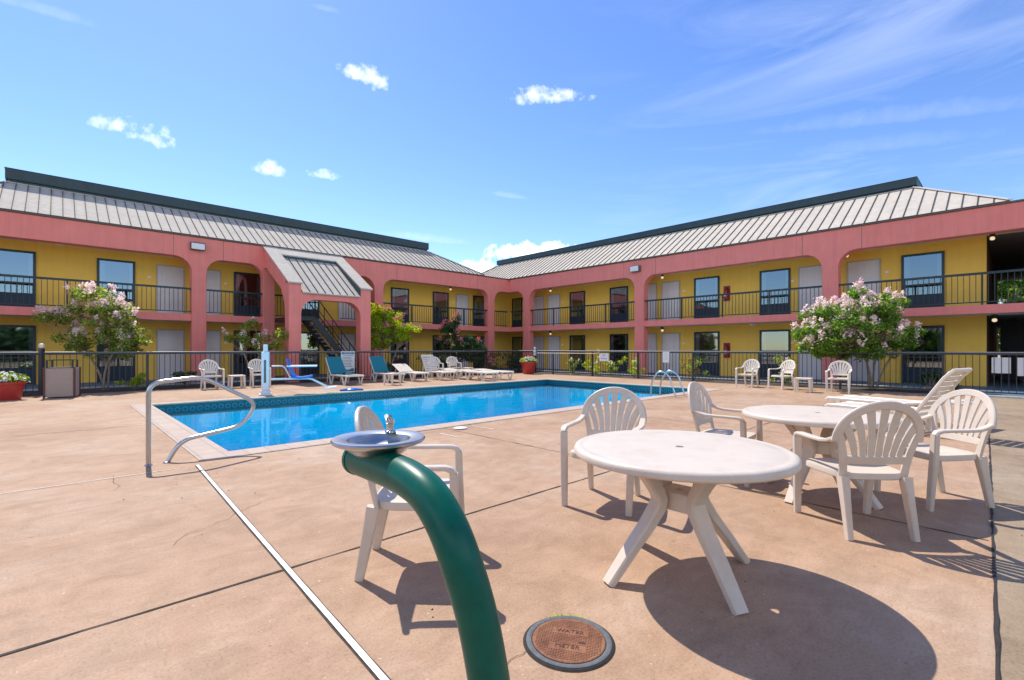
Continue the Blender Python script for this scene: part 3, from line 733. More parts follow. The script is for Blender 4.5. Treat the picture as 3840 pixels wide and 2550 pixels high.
# ------------------------------------------------------------------ resin armchair
def yb(x, z): return -.20 - .24*(z-.42) + .45*x*x
def make_chair(m, label):
    t = thing('resin_armchair', label, 'chair')
    loops = []
    def outline(s, z, dish=0):
        L = []
        for k in range(36):
            a = 2*math.pi*k/36; ca, sa = math.cos(a), math.sin(a)
            x = abs(ca)**.45*(1 if ca > 0 else -1); y = abs(sa)**.45*(1 if sa > 0 else -1)
            hw = .245+.025*y
            yy = .02+.235*y
            L.append((x*hw*s, .02+(yy-.02)*s, z-(.03 if y > .85 and s > .97 else 0)*0))
        return L
    b = MB(); b.loft([outline(.96,.385), outline(1.0,.392), outline(1.0,.420), outline(.985,.432), outline(.94,.434), outline(.6,.422), outline(.15,.418)])
    b.build('seat', m, t, smooth=True)
    b = MB()
    pts = []; ups = []
    for i in range(25):
        th = math.pi*i/24; x = .268*math.cos(th); z = .655+.255*math.sin(th)**.9 if 0 < i < 24 else .655
        pts.append((x, yb(x,z), z)); ups.append((-.9*x*.8, 1, .24))
    b.sweep(pts, [.058]*25, [.026]*25, ups, .5)
    for s in (-1, 1):
        st = [(s*.200, yb(.2,.40)-.0, .395), (s*.205, yb(.2,.48), .48), (s*.218, yb(.218,.58), .58), (s*.243, yb(.243,.67), .67), (s*.262, yb(.262,.73), .73)]
        b.sweep(st, [.055,.05,.046,.044,.04], .024, (0,1,.24), .5)
    bz = .525
    b.sweep([(-.20+.4*i/8, yb(-.20+.4*i/8, bz), bz) for i in range(9)], .055, .022, (0,1,.24), .4)
    for i in range(-3, 4):
        xb = i*.0475; th = R(90-i*21.5); xt = .252*math.cos(th); zt = .655+.238*max(0, math.sin(th))**.9
        z0 = .535; P = []; n = 9
        for k in range(n):
            u = k/(n-1); xm = xb*1.12; zm = z0+(zt-z0)*.55
            x = (1-u)**2*xb+2*u*(1-u)*xm+u*u*xt; z = (1-u)**2*z0+2*u*(1-u)*zm+u*u*zt
            P.append((x, yb(x,z)+.004, z))
        b.sweep(P, [.037+.020*k/(n-1) for k in range(n)], .012, (0,1,.24), .5)
    b.build('backrest', m, t, smooth=True)
    for s in (-1, 1):
        x0 = .268
        P = [(s*x0, yb(x0,.66)+.0, .675), (s*.274, -.155, .648), (s*.282, -.09, .636), (s*.286, .02, .634), (s*.286, .13, .634), (s*.284, .205, .632), (s*.281, .238, .620), (s*.279, .250, .597)]
        b = MB(); b.sweep(P, [.050,.052,.054,.055,.056,.056,.054,.050], [.026,.026,.024,.024,.024,.026,.032,.040], [(0,.4,1)]+[(0,0,1)]*4+[(0,.3,1),(0,.7,.7),(0,1,.25)], .5)
        b.build('armrest', m, t, smooth=True)
        b = MB(); b.sweep([(s*.279,.250,.60),(s*.275,.254,.42),(s*.268,.268,.2),(s*.262,.278,0)], [.054,.056,.052,.046], [.044,.048,.042,.036], (0,1,0), .35); b.build('leg', m, t, smooth=True)
        b = MB(); b.sweep([(s*.205,-.195,.405),(s*.207,-.225,.25),(s*.212,-.275,0)], [.056,.046,.036], [.076,.062,.048], (0,1,0), .3); b.build('leg', m, t, smooth=True)
    return t
NEAR = 'beige resin armchairs round the two tables'
c0 = make_chair(M['resin'], 'beige resin armchair behind the nearest round table, facing the viewer')
c0['group'] = NEAR; c0.location = (.79,4.03,0); c0.rotation_euler = (0,0,face(-.456,-.89))
for lab, x, y, f in [('beige resin armchair seen from behind, tucked under the farther round table', 2.49,3.46,(.06,1)),
                     ('beige resin armchair seen side-on at the right-hand end of the farther round table', 3.58,4.05,(-1,-.03)),
                     ('beige resin armchair turned right at the pool end of the farther round table', 2.15,4.82,(.75,-.66)),
                     ('beige resin armchair half hidden behind the green drinking fountain', -.585,2.87,(.985,.06))]:
    place(c0, True, (x,y,0), face(*f), lab, NEAR)
FAR = 'resin armchairs along the pool fence'
w0 = None
for i, (lab, p, q, f, m_) in enumerate([
        ('white resin armchair by the fence, first right of the pot-side trash bin', 3.54,17.75,-QD+PD*.1,0),
        ('white resin armchair standing behind the white pool lift post', 4.95,17.75,-QD,0),
        ('white resin armchair right behind the white lounger with raised back', 12.25,17.9,-QD-PD*.35,0),
        ('white resin armchair beside the white side table in the far corner', 13.3,17.95,-QD-PD*.3,0),
        ('white resin armchair left of the pair under the pink tree', 17.0,6.25,-PD+QD*.1,0),
        ('white resin armchair turned towards the ladder next to the small table', 16.85,5.15,-PD+QD*.5,0),
        ('white resin armchair nearest the trunk of the big pink tree', 16.6,3.55,-PD-QD*.1,0)]):
    if w0 is None: w0 = make_chair(M['resinw'], lab)
    place(w0, i > 0, PQ(p,q), face(f.x, f.y), lab, FAR)

# ------------------------------------------------------------------ round tables
def make_table(label):
    t = thing('round_table', label, 'table'); m = M['resin']
    b = MB(); b.lathe([(.024,.708),(.024,.7205),(.032,.7205),(.40,.722),(.540,.7205),(.552,.717),(.563,.7205),(.582,.719),(.595,.712),(.602,.698),(.600,.680),(.592,.672),(.585,.674),(.580,.690),(.3,.706)], 96, closed=True)
    b.build('tabletop', m, t, smooth=True)
    b = MB(); b.lathe([(.030,.430),(.030,.475),(.115,.480),(.130,.470),(.130,.375),(.118,.372),(.112,.44)], 4, closed=True)
    b.build('hub', m, t, bevel=.006)
    for k in range(4):
        a = R(-72+90*k); c, s = math.cos(a), math.sin(a)
        P = [(.325,.690),(.27,.635),(.205,.555),(.150,.480),(.135,.435),(.150,.390),(.215,.300),(.33,.165),(.462,.0)]
        n = len(P); pts = [(r*c, r*s, z) for r, z in P]; ups = [(c,s,.45)]*n
        b = MB(); b.sweep(pts, [.125,.105,.090,.088,.092,.100,.096,.088,.074], [.055,.060,.064,.068,.068,.066,.058,.05,.045], ups, .35)
        b.build('leg', m, t, smooth=True)
    return t
t1 = make_table('beige round resin table nearest the viewer, with its umbrella hole')
t1.location = (.963,2.74,0); t1['group'] = 'round resin tables'
place(t1, True, (2.69,4.20,0), R(14), 'beige round resin table farther back, with chairs tucked under it', 'round resin tables')

# ------------------------------------------------------------------ drinking fountain
t = thing('drinking_fountain', 'green bent-pipe drinking fountain with a steel basin', 'drinking fountain', (-.035,1.30,0))
P0v = Vector((-.035,1.30,0))
ctrl = [Vector(v)-P0v for v in ((-.020,1.295,-.02),(-.030,1.295,.15),(-.060,1.300,.36),(-.095,1.300,.55),(-.140,1.305,.70),(-.185,1.34,.79),(-.245,1.40,.852),(-.315,1.475,.877),(-.39,1.555,.884),(-.475,1.645,.884),(-.560,1.735,.884))]
pts = []
for i in range(len(ctrl)-1):
    p0 = ctrl[max(i-1,0)]; p1 = ctrl[i]; p2 = ctrl[i+1]; p3 = ctrl[min(i+2,len(ctrl)-1)]
    for k in range(6):
        u = k/6
        pts.append(.5*((2*p1)+(p2-p0)*u+(2*p0-5*p1+4*p2-p3)*u*u+(3*p1-p0-3*p2+p3)*u**3))
pts.append(ctrl[-1])
b = MB(); b.tube(pts, .057, 40); b.build('pipe', M['green'], t, smooth=True)
e = pts[-1]; dn = (pts[-1]-pts[-3]).normalized()
b = MB(); b.tube([e-dn*.012, e+dn*.004, e+dn*.010], [.0595,.0595,.050], 40); b.build('end_cap', M['green'], t, smooth=True)
bc = Vector((-.463,1.660,0))-P0v
prof = [(.02,.906),(.07,.909),(.095,.928),(.118,.946),(.150,.957),(.1575,.963),(.1585,.969),(.155,.974),(.148,.9745),(.118,.972),(.108,.968),(.100,.952),(.084,.934),(.05,.925),(.012,.9225),(.001,.922)]
b = MB(); b.lathe(prof, 72, (bc.x,bc.y,0)); b.build('basin', M['steel'], t, smooth=True)
b = MB(); b.lathe([(.05,.895),(.05,.9065),(.052,.9075)], 32, (bc.x,bc.y,0)); b.build('basin_neck', M['green'], t, smooth=True)
sx = bc + Vector((.012,.105,0))
b = MB(); b.lathe([(.020,.972),(.020,.980),(.014,.983),(.013,1.005),(.017,1.008),(.017,1.020),(.008,1.024)], 20, (sx.x,sx.y,0)); b.tube([sx+Vector((0,0,1.012)), sx+Vector((-.004,-.012,1.030)), sx+Vector((-.006,-.030,1.036))], [.012,.012,.008], 12)
b.build('bubbler', M['chrome'], t, smooth=True)
b = MB(); b.lathe([(.018,.9245),(.016,.927),(.004,.9265)], 20, (bc.x,bc.y,0)); b.build('drain', M['chrome'], t, smooth=True)

# ------------------------------------------------------------------ manhole cover
t = thing('manhole_cover', 'rusty round meter lid in a grey iron ring set in the concrete', 'manhole cover', (.248,2.086,0))
t.rotation_euler = (0,0,R(-14))
b = MB(); b.lathe([(.200,.0015),(.192,.007),(.187,.0072),(.186,.002)], 64, closed=True); b.build('soil_gap', M['dark'], t)
b = MB(); b.lathe([(.187,.002),(.186,.010),(.182,.012),(.167,.012),(.162,.009),(.162,.002)], 64, closed=True); b.build('ring', M['ringm'], t, smooth=True)
b = MB(); b.lathe([(.1615,.002),(.1615,.004),(.001,.0041)], 64); b.build('gap', M['dark'], t)
b = MB(); b.lathe([(.159,.004),(.159,.011),(.155,.013),(.001,.013)], 64)
for i in range(-14, 15):
    for j in range(-14, 15):
        x, y = i*.0105, j*.0105
        if x*x+y*y < .147**2 and not (.035 < abs(y) < .075 and abs(x) < .075): b.box(x-.0032,x+.0032,y-.0032,y+.0032,.0131,.0148)
b.build('lid', M['rust'], t)
def text(name, s, size, loc, m, parent, rot=(0,0,0), ext=.001, align='CENTER'):
    cu = bpy.data.curves.new(name, 'FONT'); cu.body = s; cu.size = size; cu.align_x = align; cu.align_y = 'CENTER'; cu.extrude = ext
    tmp = bpy.data.objects.new(name, cu); COL.objects.link(tmp)
    dg = bpy.context.evaluated_depsgraph_get(); me = bpy.data.meshes.new_from_object(tmp.evaluated_get(dg))
    bpy.data.objects.remove(tmp); me.materials.clear(); me.materials.append(m)
    o = bpy.data.objects.new(name, me); COL.objects.link(o); o.location = loc; o.rotation_euler = rot
    if parent: o.parent = parent
    return o
M['rustd'] = mat('dark rust lettering', (.13,.052,.03), .85, .2, 30)
text('lettering', 'WATER', .036, (0,.055,.0142), M['rustd'], t); text('lettering', 'METER', .036, (0,-.055,.0142), M['rustd'], t)
b = MB(); b.box(.045,.075,-.022,-.012,.0132,.0150); b.build('pry_slot', M['dark'], t)
# weeds and crack beside it
b = MB()
for i in range(46):
    a = R(random.uniform(60,108)); r0 = random.uniform(.188,.208); x, y = r0*math.cos(a), r0*math.sin(a); h = random.uniform(.008,.026); d = Vector((random.uniform(-1,1), random.uniform(-1,1), 0))*.012
    s_ = Vector((.0018,0.0006,0)); p = Vector((x,y,.001)); b.add([p-s_, p+s_, p+d+Vector((0,0,h))], [(0,1,2)])
g_ = b.build('weed_tuft', M['leafy'], None, fix=False); g_.location = (.248,2.086,0); tag(g_, 'tiny dry weed tuft sprouting at the rim of the rusty lid', 'weed')
b = MB(); vs = []; fs = []
cr = [(.06,2.02),(.045,1.995),(.02,1.985),(-.005,1.965),(-.02,1.935),(-.045,1.90)]
for i in range(len(cr)-1):
    a = Vector((*cr[i],.004)); c = Vector((*cr[i+1],.004)); d = (c-a).normalized(); s_ = Vector((-d.y,d.x,0))*.0014
    b.add([a-s_,a+s_,c+s_,c-s_], [(0,1,2,3)])
ck = b.build('crack', M['jointl'], None, fix=False); ck.parent = deck; ck.matrix_parent_inverse = Matrix.Rotation(-ZROT_PQ,4,'Z')

rng = random.Random(5)
for (x, y, a0, n) in ((2.95,2.35,.4,16),(-2.2,3.1,2.6,14),(1.9,5.6,.9,12),(-3.6,4.3,1.2,10)):
    b = MB(); a = a0; p = Vector((x,y,.004))
    for i in range(n):
        a += rng.uniform(-.5,.5)*(1 if i % 3 else 1.3); q = p+Vector((math.cos(a),math.sin(a),0))*rng.uniform(.04,.09); d = (q-p).normalized(); s_ = Vector((-d.y,d.x,0))*rng.uniform(.0008,.0018)
        b.add([p-s_,p+s_,q+s_,q-s_], [(0,1,2,3)]); p = q
    ck = b.build('crack', M['jointl'], None, fix=False); ck.parent = deck; ck.matrix_parent_inverse = Matrix.Rotation(-ZROT_PQ,4,'Z')
b = MB()
for i in range(70):
    x, y = rng.uniform(-4,5), rng.uniform(1.4,8); c = Vector((x,y,.002)); r_ = rng.uniform(.003,.008)*(1+y*.05); k = rng.randint(4,6); a = rng.uniform(0,6)
    vs = [c+Vector((math.cos(a+6.283*j/k), math.sin(a+6.283*j/k),0))*r_*rng.uniform(.5,1.2) for j in range(k)]
    b.add(vs+[c+Vector((0,0,.004))], [(j,(j+1)%k,k) for j in range(k)])
gr = b.build('grit', M['jointl'], None, fix=False); struct(gr, 'stuff')

# ------------------------------------------------------------------ handrail, ladder, pool lift
def smooth_path(P, rad=.12, n=7):
    P = [Vector(p) for p in P]; out = [P[0]]
    for i in range(1, len(P)-1):
        a, c, d = P[i-1], P[i], P[i+1]; l = min(rad, (c-a).length*.48, (d-c).length*.48)
        s0 = c+(a-c).normalized()*l; s1 = c+(d-c).normalized()*l
        out += [(1-u)**2*s0+2*u*(1-u)*c+u*u*s1 for u in [k/n for k in range(n+1)]]
    return out+[P[-1]]
t = thing('pool_handrail', 'bent stainless steel handrail at the near corner of the pool', 'handrail', PQ(.71,6.55), ZROT_PQ)
b = MB(); b.tube(smooth_path([(0,0,0),(0,0,.905),(.50,.0,.955),(1.10,.02,.60),(.92,.02,.33),(.30,.02,.235),(.17,.02,0)], .13), .024, 18); b.build('rail', M['steel'], t, smooth=True)
for x, y in ((0,0),(.17,.02)):
    b = MB(); b.lathe([(.038,.0),(.038,.008),(.028,.016),(.0242,.017)], 20, (x,y,.001)); b.build('flange', M['steel'], t, smooth=True)
t = thing('pool_ladder', 'stainless steel pool ladder with two hooped rails', 'ladder', PQ(12.15,6.72), ZROT_PQ)
for s in (-.25, .25):
    b = MB(); b.tube(smooth_path([(s,-.52,.0),(s,-.30,.62),(s,.0,.70),(s,.22,.35),(s,.24,-1.0)], .22), .022, 14); b.build('rail', M['steel'], t, smooth=True)
for z in (-.35,-.65,-.95):
    b = MB(); b.box(-.25,.25,.20,.28,z,z+.03); b.build('step', M['white'], t, bevel=.008)

t = thing('pool_lift', 'white pool lift post with a blue seat on a side arm', 'pool lift', PQ(4.15,14.30), R(20))
b = MB(); b.box(-.095,.095,-.095,.095,.14,1.20); b.build('column', M['liftw'], t, bevel=.015)
b = MB(); b.box(-.03,.025,-.099,-.096,.35,.98); b.build('slot', M['drip'], t)
b = MB(); b.box(-.055,.055,-.055,.055,1.20,1.40); b.build('head', M['liftw'], t, bevel=.01)
b = MB(); b.box(-.16,.16,-.14,.14,.0,.05); b.box(-.12,.12,-.115,.115,.05,.139); b.build('base', M['liftw'], t, bevel=.02)
b = MB(); b.sweep(smooth_path([(.13,.02,.44),(1.15,.05,.44),(1.62,.02,.18)], .1), .05, .05, (0,0,1), .3); b.tube(smooth_path([(.13,.2,.80),(.45,.2,.80),(.62,.2,.44)], .1), .022, 10); b.tube([(.55,-.2,.80),(1.32,-.2,.80)], .022, 10); b.tube([(.55,.25,.80),(1.32,.25,.80)], .022, 10)
b.build('arm', M['liftw'], t, smooth=True)
b = MB()
for s0, s1 in (((.62,.0,.50),(.55,.0,1.02)),):
    b.sweep([(.80,.02,.47),(.68,.02,.60),(.60,.02,.80),(.55,.02,1.0)], [.44,.46,.46,.40], .05, (1,0,.5), .4)
b.sweep([(.66,.02,.50),(.9,.02,.47),(1.12,.02,.50),(1.2,.02,.53)], [.44,.46,.44,.40], .05, (0,0,1), .4)
b.build('seat', M['seatb'], t, smooth=True)
b = MB(); b.sweep([(1.55,.02,.15),(1.85,.02,.19)], .34, .035, (0,0,1), .3); b.build('footrest', M['liftw'], t)
bb = MB(); bb.tube([(1.9,.5,.04),(2.15,.75,.05),(2.5,.8,.04)], [.03,.06,.03], 10); bb.lathe([(.12,.0),(.14,.05),(.08,.09),(.01,.10)], 12, (2.15,.7,0))
tag(bb.build('folded_cover', M['seatb'], None, smooth=True), 'crumpled blue cover lying on the deck past the lift footrest', 'cover').location = PQ(4.4,14.9)

# ------------------------------------------------------------------ loungers and side tables
def make_lounger(label, m, back, sling=None, vleg=True):
    t = thing('sun_lounger', label, 'sun lounger')
    L, hw, z = 1.22, .31, .33
    b = MB()
    for s in (-1, 1): b.sweep([(s*hw,.0,z-.03),(s*hw,.04,z),(s*hw,L+.05,z)], .05, .06, (0,0,1), .4)
    b.sweep([(-hw,.02,z-.01),(hw,.02,z-.01)], .06, .045, (0,0,1), .4); b.sweep([(-hw,L,z-.02),(hw,L,z-.02)], .05, .05, (0,0,1), .4)
    b.build('frame', m, t, smooth=True)
    b = MB()
    if sling: b.box(-hw+.025,hw-.025,.05,L,z-.012,z+.004)
    else:
        for i in range(12): b.box(-hw+.025,hw-.025,.07+i*.096,.07+i*.096+.070,z+.0,z+.018)
    b.build('bed', sling or m, t, bevel=.004)
    ca, sa = math.cos(R(back)), math.sin(R(back)); LB = .78
    pt = lambda d, o: (L+.02+ca*d-sa*o, z+.01+sa*d+ca*o)
    b = MB(); nrm = (0,-sa,ca)
    for s in (-1, 1): b.sweep([(s*hw*.96,*pt(0,0)),(s*hw*.96,*pt(LB*.8,.0)),(s*hw*.9,*pt(LB,-.03))], .05, .045, nrm, .4)
    b.sweep([(-hw*.92,*pt(LB-.01,-.025)),(hw*.92,*pt(LB-.01,-.025))], .055, .04, nrm, .4)
    bk = b.build('backrest', m, t, smooth=True)
    b = MB()
    if sling: b.prism([(-hw+.0,.02),(hw-.0,.02),(hw-.02,LB),(-hw+.02,LB)], lambda x, d, o: (x,*pt(d,o)), .024, .034)
    else:
        for i in range(8): b.prism([(-hw+.03,.03+i*.09),(hw-.03,.03+i*.09),(hw-.03,.098+i*.09),(-hw+.03,.098+i*.09)], lambda x, d, o: (x,*pt(d,o)), .004, .020)
    b.build('back_panel', sling or m, bk)
    if back > 10:
        for s in (-1, 1): b = MB(); b.sweep([(s*hw*.85,*pt(LB*.55,-.02)),(s*hw*.85,L+.02+ca*LB*.55+.14,.30 if back < 40 else .06)], .03, .03, (1,0,0), .3); b.build('back_support', m, t)
    for yy in (.22, L-.02):
        for s in (-1, 1):
            b = MB()
            if vleg:
                b.sweep([(s*hw,yy-.16,z-.02),(s*hw,yy-.03,.0)], .045, .05, (1,0,0), .3); b.sweep([(s*hw,yy+.16,z-.02),(s*hw,yy+.03,.0)], .045, .05, (1,0,0), .3)
                b.box(s*hw-.026,s*hw+.026,yy-.06,yy+.06,0,.03)
            else: b.sweep([(s*hw,yy,z-.02),(s*hw*1.02,yy-.04,.0)], .05, .07, (0,1,0), .3)
            b.build('leg', m, t)
    return t
LG = 'sun loungers round the pool'
def put(o, p, q, d, lab): return place(o, False, PQ(p,q), face(d.x,d.y), lab, LG)
T = make_lounger('', M['resinw'], 54, M['teal'])
put(T, 7.6,16.05, QD-PD*.05, 'teal sling sun lounger with upright back, left of the pool rules sign')
place(T, True, PQ(9.3,16.1), face(QD.x,QD.y), 'teal sling sun lounger with upright back, right of the pool rules sign', LG)
put(make_lounger('', M['resinw'], 24), 10.35,16.05, QD+PD*.05, 'white slatted sun lounger with its back slightly raised')
put(make_lounger('', M['resinw'], 62), 11.55,15.9, QD, 'white slatted sun lounger with upright back in front of two armchairs')
Fl = make_lounger('', M['resinw'], 4)
put(Fl, 12.5,15.9, QD+PD*.1, 'flat white sun lounger just right of the upright white one')
place(Fl, True, PQ(12.55,14.35), face(QD.x,QD.y), 'flat white sun lounger at the pool edge, left of the low pair', LG)
place(Fl, True, PQ(13.5,14.45), face(QD.x,QD.y), 'flat white sun lounger at the pool edge nearest the red pot', LG)
NA = Vector((.49,-.87,0)); 
A_ = make_lounger('', M['resinw'], 58, None, False)
place(A_, False, (5.62,8.28,0), face(NA.x,NA.y), 'white sun lounger with raised back behind the two round tables', LG)
B_ = make_lounger('', M['resinw'], 7, None, False)
place(B_, False, (6.38,9.42,0), face(NA.x,NA.y), 'white sun lounger lying flat beside the one with the raised back', LG)

def make_side_table(m, label):
    t = thing('side_table', label, 'side table'); h = .42; w = .22
    b = MB(); b.box(-w,w,-w,w,h-.03,h); b.box(-w+.015,w-.015,-w+.015,w-.015,h-.055,h-.03); b.build('tabletop', m, t, bevel=.012)
    for sx in (-1,1):
        for sy in (-1,1):
            b = MB(); b.sweep([(sx*(w-.04),sy*(w-.04),h-.05),(sx*(w-.025),sy*(w-.025),0)], [.075,.05], [.06,.045], (0,1,0), .3); b.build('leg', m, t)
    return t
ST = 'small square resin side tables'
s0 = make_side_table(M['resinw'], '')
for i, (p,q,r_,lab) in enumerate([(4.25,17.7,0,'small beige side table between the two armchairs left of the pool lift'),
        (8.65,15.35,.3,'small tan side table in front of the right teal lounger'),
        (13.75,17.5,.4,'small white side table beside the armchair in the far corner'),
        (16.15,4.35,.1,'small white side table between the armchairs under the pink tree')]):
    place(s0, i > 0, PQ(p,q), ZROT_PQ+r_, lab, ST)

# ------------------------------------------------------------------ trash bin, planters, signs, extinguishers
t = thing('trash_bin', 'square exposed-aggregate trash bin with brown metal edges', 'trash bin', PQ(.06,17.45), R(32))
b = MB(); b.box(-.29,.29,-.29,.29,.03,.78); b.build('body', M['agg'], t, bevel=.012)
M['brown'] = mat('brown edge metal', (.10,.035,.025), .5, .15, 10)
for sx in (-1,1):
    for sy in (-1,1): b = MB(); b.box(sx*.295-.02,sx*.295+.02,sy*.295-.02,sy*.295+.02,0,.79); b.build('corner_post', M['brown'], t)
b = MB(); b.box(-.27,.27,-.27,.27,.781,.80); b.build('rim', M['black'], t)
b = MB()
for sx in (-1,1):
    for sy in (-1,1): b.box(sx*.25-.02,sx*.25+.02,sy*.25-.02,sy*.25+.02,.80,.98)
for sy in (-1,1): b.box(-.27,.27,sy*.25-.012,sy*.25+.012,.981,1.0)
for sx in (-1,1): b.box(sx*.25-.012,sx*.25+.012,-.237,.237,.982,.999)
b.build('lid_frame', M['fence'], t)

def quad_cloud(b, c, rad, n, sz, asp=.55, up=.35, rng=random, shell=0.0, elong=None):
    for _ in range(n):
        while True:
            v = Vector((rng.uniform(-1,1), rng.uniform(-1,1), rng.uniform(-1,1)))
            if shell*shell <= v.length_squared <= 1: break
        p = Vector(c)+Vector((v.x*rad[0], v.y*rad[1], v.z*rad[2]))
        d = Vector((rng.gauss(0,1), rng.gauss(0,1), rng.gauss(0,.7)+up)).normalized(); e = d.cross(Vector((rng.gauss(0,1), rng.gauss(0,1), rng.gauss(0,1)))).normalized()
        s = sz*rng.uniform(.65,1.35); dd = d*s; ee = e*s*asp*.5; nn = dd.cross(ee).normalized()*s*.12
        b.add([p, p+dd*.45+ee+nn, p+dd, p+dd*.45-ee+nn], [(0,1,2,3)])
def planter(label, loc, r, h):
    t = thing('flower_planter', label, 'planter', loc)
    b = MB(); b.lathe([(r*.70,0),(r*.72,.01),(r*.92,h*.84),(r*1.0,h*.86),(r*1.0,h),(r*.92,h),(r*.90,h*.9),(.01,h*.9)], 36); b.build('pot', M['terra'], t, smooth=True)
    b = MB(); b.lathe([(r*.895,h*.90),(r*.5,h*.94),(.01,h*.96)], 20); b.build('soil', M['mulch'], t)
    b = MB(); quad_cloud(b, (0,0,h+r*.12), (r*1.1,r*1.1,r*.42), 900, .09, .6, .5); b.build('foliage', M['leafm'], t, fix=False)
    b = MB()
    for i in range(62):
        a = random.uniform(0,6.283); rr = math.sqrt(random.random())*r*1.18; zz = h+r*.62-.38*rr*rr/r+random.uniform(-.06,.05)
        c = Vector((rr*math.cos(a), rr*math.sin(a), zz)); nv = Vector((c.x*.7/r, c.y*.7/r, .7)).normalized(); e1 = nv.orthogonal().normalized(); e2 = nv.cross(e1); s = random.uniform(.035,.055)
        for k in range(5):
            q = 2*math.pi*k/5; d1 = e1*math.cos(q)+e2*math.sin(q); d2 = e2*math.cos(q)-e1*math.sin(q)
            b.add([c, c+d1*s*.6+d2*s*.5+nv*.01, c+d1*s*1.1+nv*.014, c+d1*s*.6-d2*s*.5+nv*.01], [(0,1,2,3)])
    b.build('petunias', M['petalw'], t, fix=False)
planter('red pot of white petunias at the left beside the trash bin', PQ(-.95,17.5), .34, .46)
planter('tall red pot of white petunias in the far corner of the pool deck', PQ(17.55,17.25), .40, .62)

def sign(label, loc, rz, w, h, z, name='fence_sign'):
    t = thing(name, label, 'sign', loc, rz)
    b = MB(); b.box(-w/2,w/2,-.012,0,z,z+h); b.build('board', M['sign'], t, bevel=.003)
    return t
rzL = ZROT_PQ; rzR = ZROT_PQ-math.pi/2
t = sign('tall pool rules board with blue header and wave, between the teal loungers', PQ(8.5,FQ-.05), rzL, .58, .86, .33)
b = MB(); b.box(-.26,.26,-.0145,-.0125,1.07,1.15); b.build('header', M['tealink'], t)
text('lettering', 'POOL RULES', .062, (0,-.0155,1.11), M['sign'], t, (R(90),0,0))
b = MB()
for i in range(8): b.box(-.22,.22-.09*((i*7) % 4)/3,-.0145,-.0125,1.0-i*.062,1.018-i*.062)
b.build('rule_lines', M['drip'], t)
b = MB(); n = 20
wv = [(-.26+.52*i/n, .47+.03*math.sin(i/n*9)) for i in range(n+1)] + [(.26,.36),(-.26,.36)]
b.prism(wv, lambda x, z, d: (x, d, z), -.0145, -.0125); b.build('wave_band', M['tealink'], t)
t = sign('wide white sign with two lines of dark lettering on the fence', PQ(FP-.05,13.05), rzR, .50, .36, .72)
text('lettering', 'NO', .11, (0,-.0135,.99), M['ink'], t, (R(90),0,0)); text('lettering', 'DIVING', .10, (0,-.0135,.84), M['ink'], t, (R(90),0,0))
t = sign('narrow tall white sign on the fence right of the wide one', PQ(FP-.05,9.95), rzR, .30, .45, .72)
b = MB()
for i in range(5): b.box(-.09,.09-.03*(i % 3),-.0145,-.0125,1.08-i*.06,1.09-i*.06)
b.build('text_lines', M['coping'], t)
t = sign('white rounded board hung behind the pickets by the breezeway', PQ(FP+.06,.25), rzR, .36, .42, .63); 
t = sign('white rounded board cut by the picture edge behind the pickets', PQ(FP+.06,-.30), rzR, .50, .48, .57)

def extinguisher(label, x, z):
    t = thing('fire_extinguisher', label, 'fire extinguisher', right.matrix_world @ Vector((0,0,0)), 0, 'wall fire extinguishers')
    t.location = PQ(P0+1.40, Q0-x, z); t.rotation_euler = (0,0,rzR)
    b = MB(); b.lathe([(.075,0),(.088,.01),(.088,.36),(.07,.43),(.035,.46),(.03,.50),(.001,.50)], 20); b.build('cylinder', M['extred'], t, smooth=True)
    b = MB(); b.box(-.05,.05,-.02,.02,.50,.55); b.tube([(.03,0,.52),(.11,-.01,.46),(.115,-.01,.18)], .014, 8); b.build('valve_and_hose', M['black'], t)
    b = MB(); b.box(-.045,.045,-.092,-.086,.12,.26); b.build('label_sticker', M['white'], t)
    b = MB(); b.box(-.15,.15,.072,.095,-.08,.62); b.build('backboard', M['extred'], t)
extinguisher('red extinguisher on the upper gallery wall between two windows', 13.2, FL2+.95)
extinguisher('red extinguisher on the ground-floor wall between two windows', 13.2, .95)
bb = MB(); bb.tube([(0,0,0),(3.6,0,.0)], .017, 8); bb.tube(smooth_path([(3.6,0,0),(3.95,0,.02),(4.0,0,.16),(3.85,0,.2)],.08), .012, 8)
t = thing('rescue_pole', 'long pale rescue pole hung along the fence behind the pool', 'pole', PQ(FP-.06,17.3,1.07), rzR)
bb.build('shaft', M['pale'], t, smooth=True)
t = thing('rescue_post', 'dark post with a pale rope bundle beside the tall red pot', 'post', PQ(FP-.12,17.35), rzR)
b = MB(); b.box(-.035,.035,-.03,.03,0,1.25); b.build('shaft', M['fence'], t)
b = MB(); b.lathe([(.03,.92),(.075,.97),(.06,1.06),(.085,1.14),(.05,1.22),(.07,1.30),(.04,1.38),(.005,1.40)], 12, (0,-.06,0)); b.build('rope_bundle', mat('pale blue rope', (.50,.60,.66), .8, .4, 40), t)

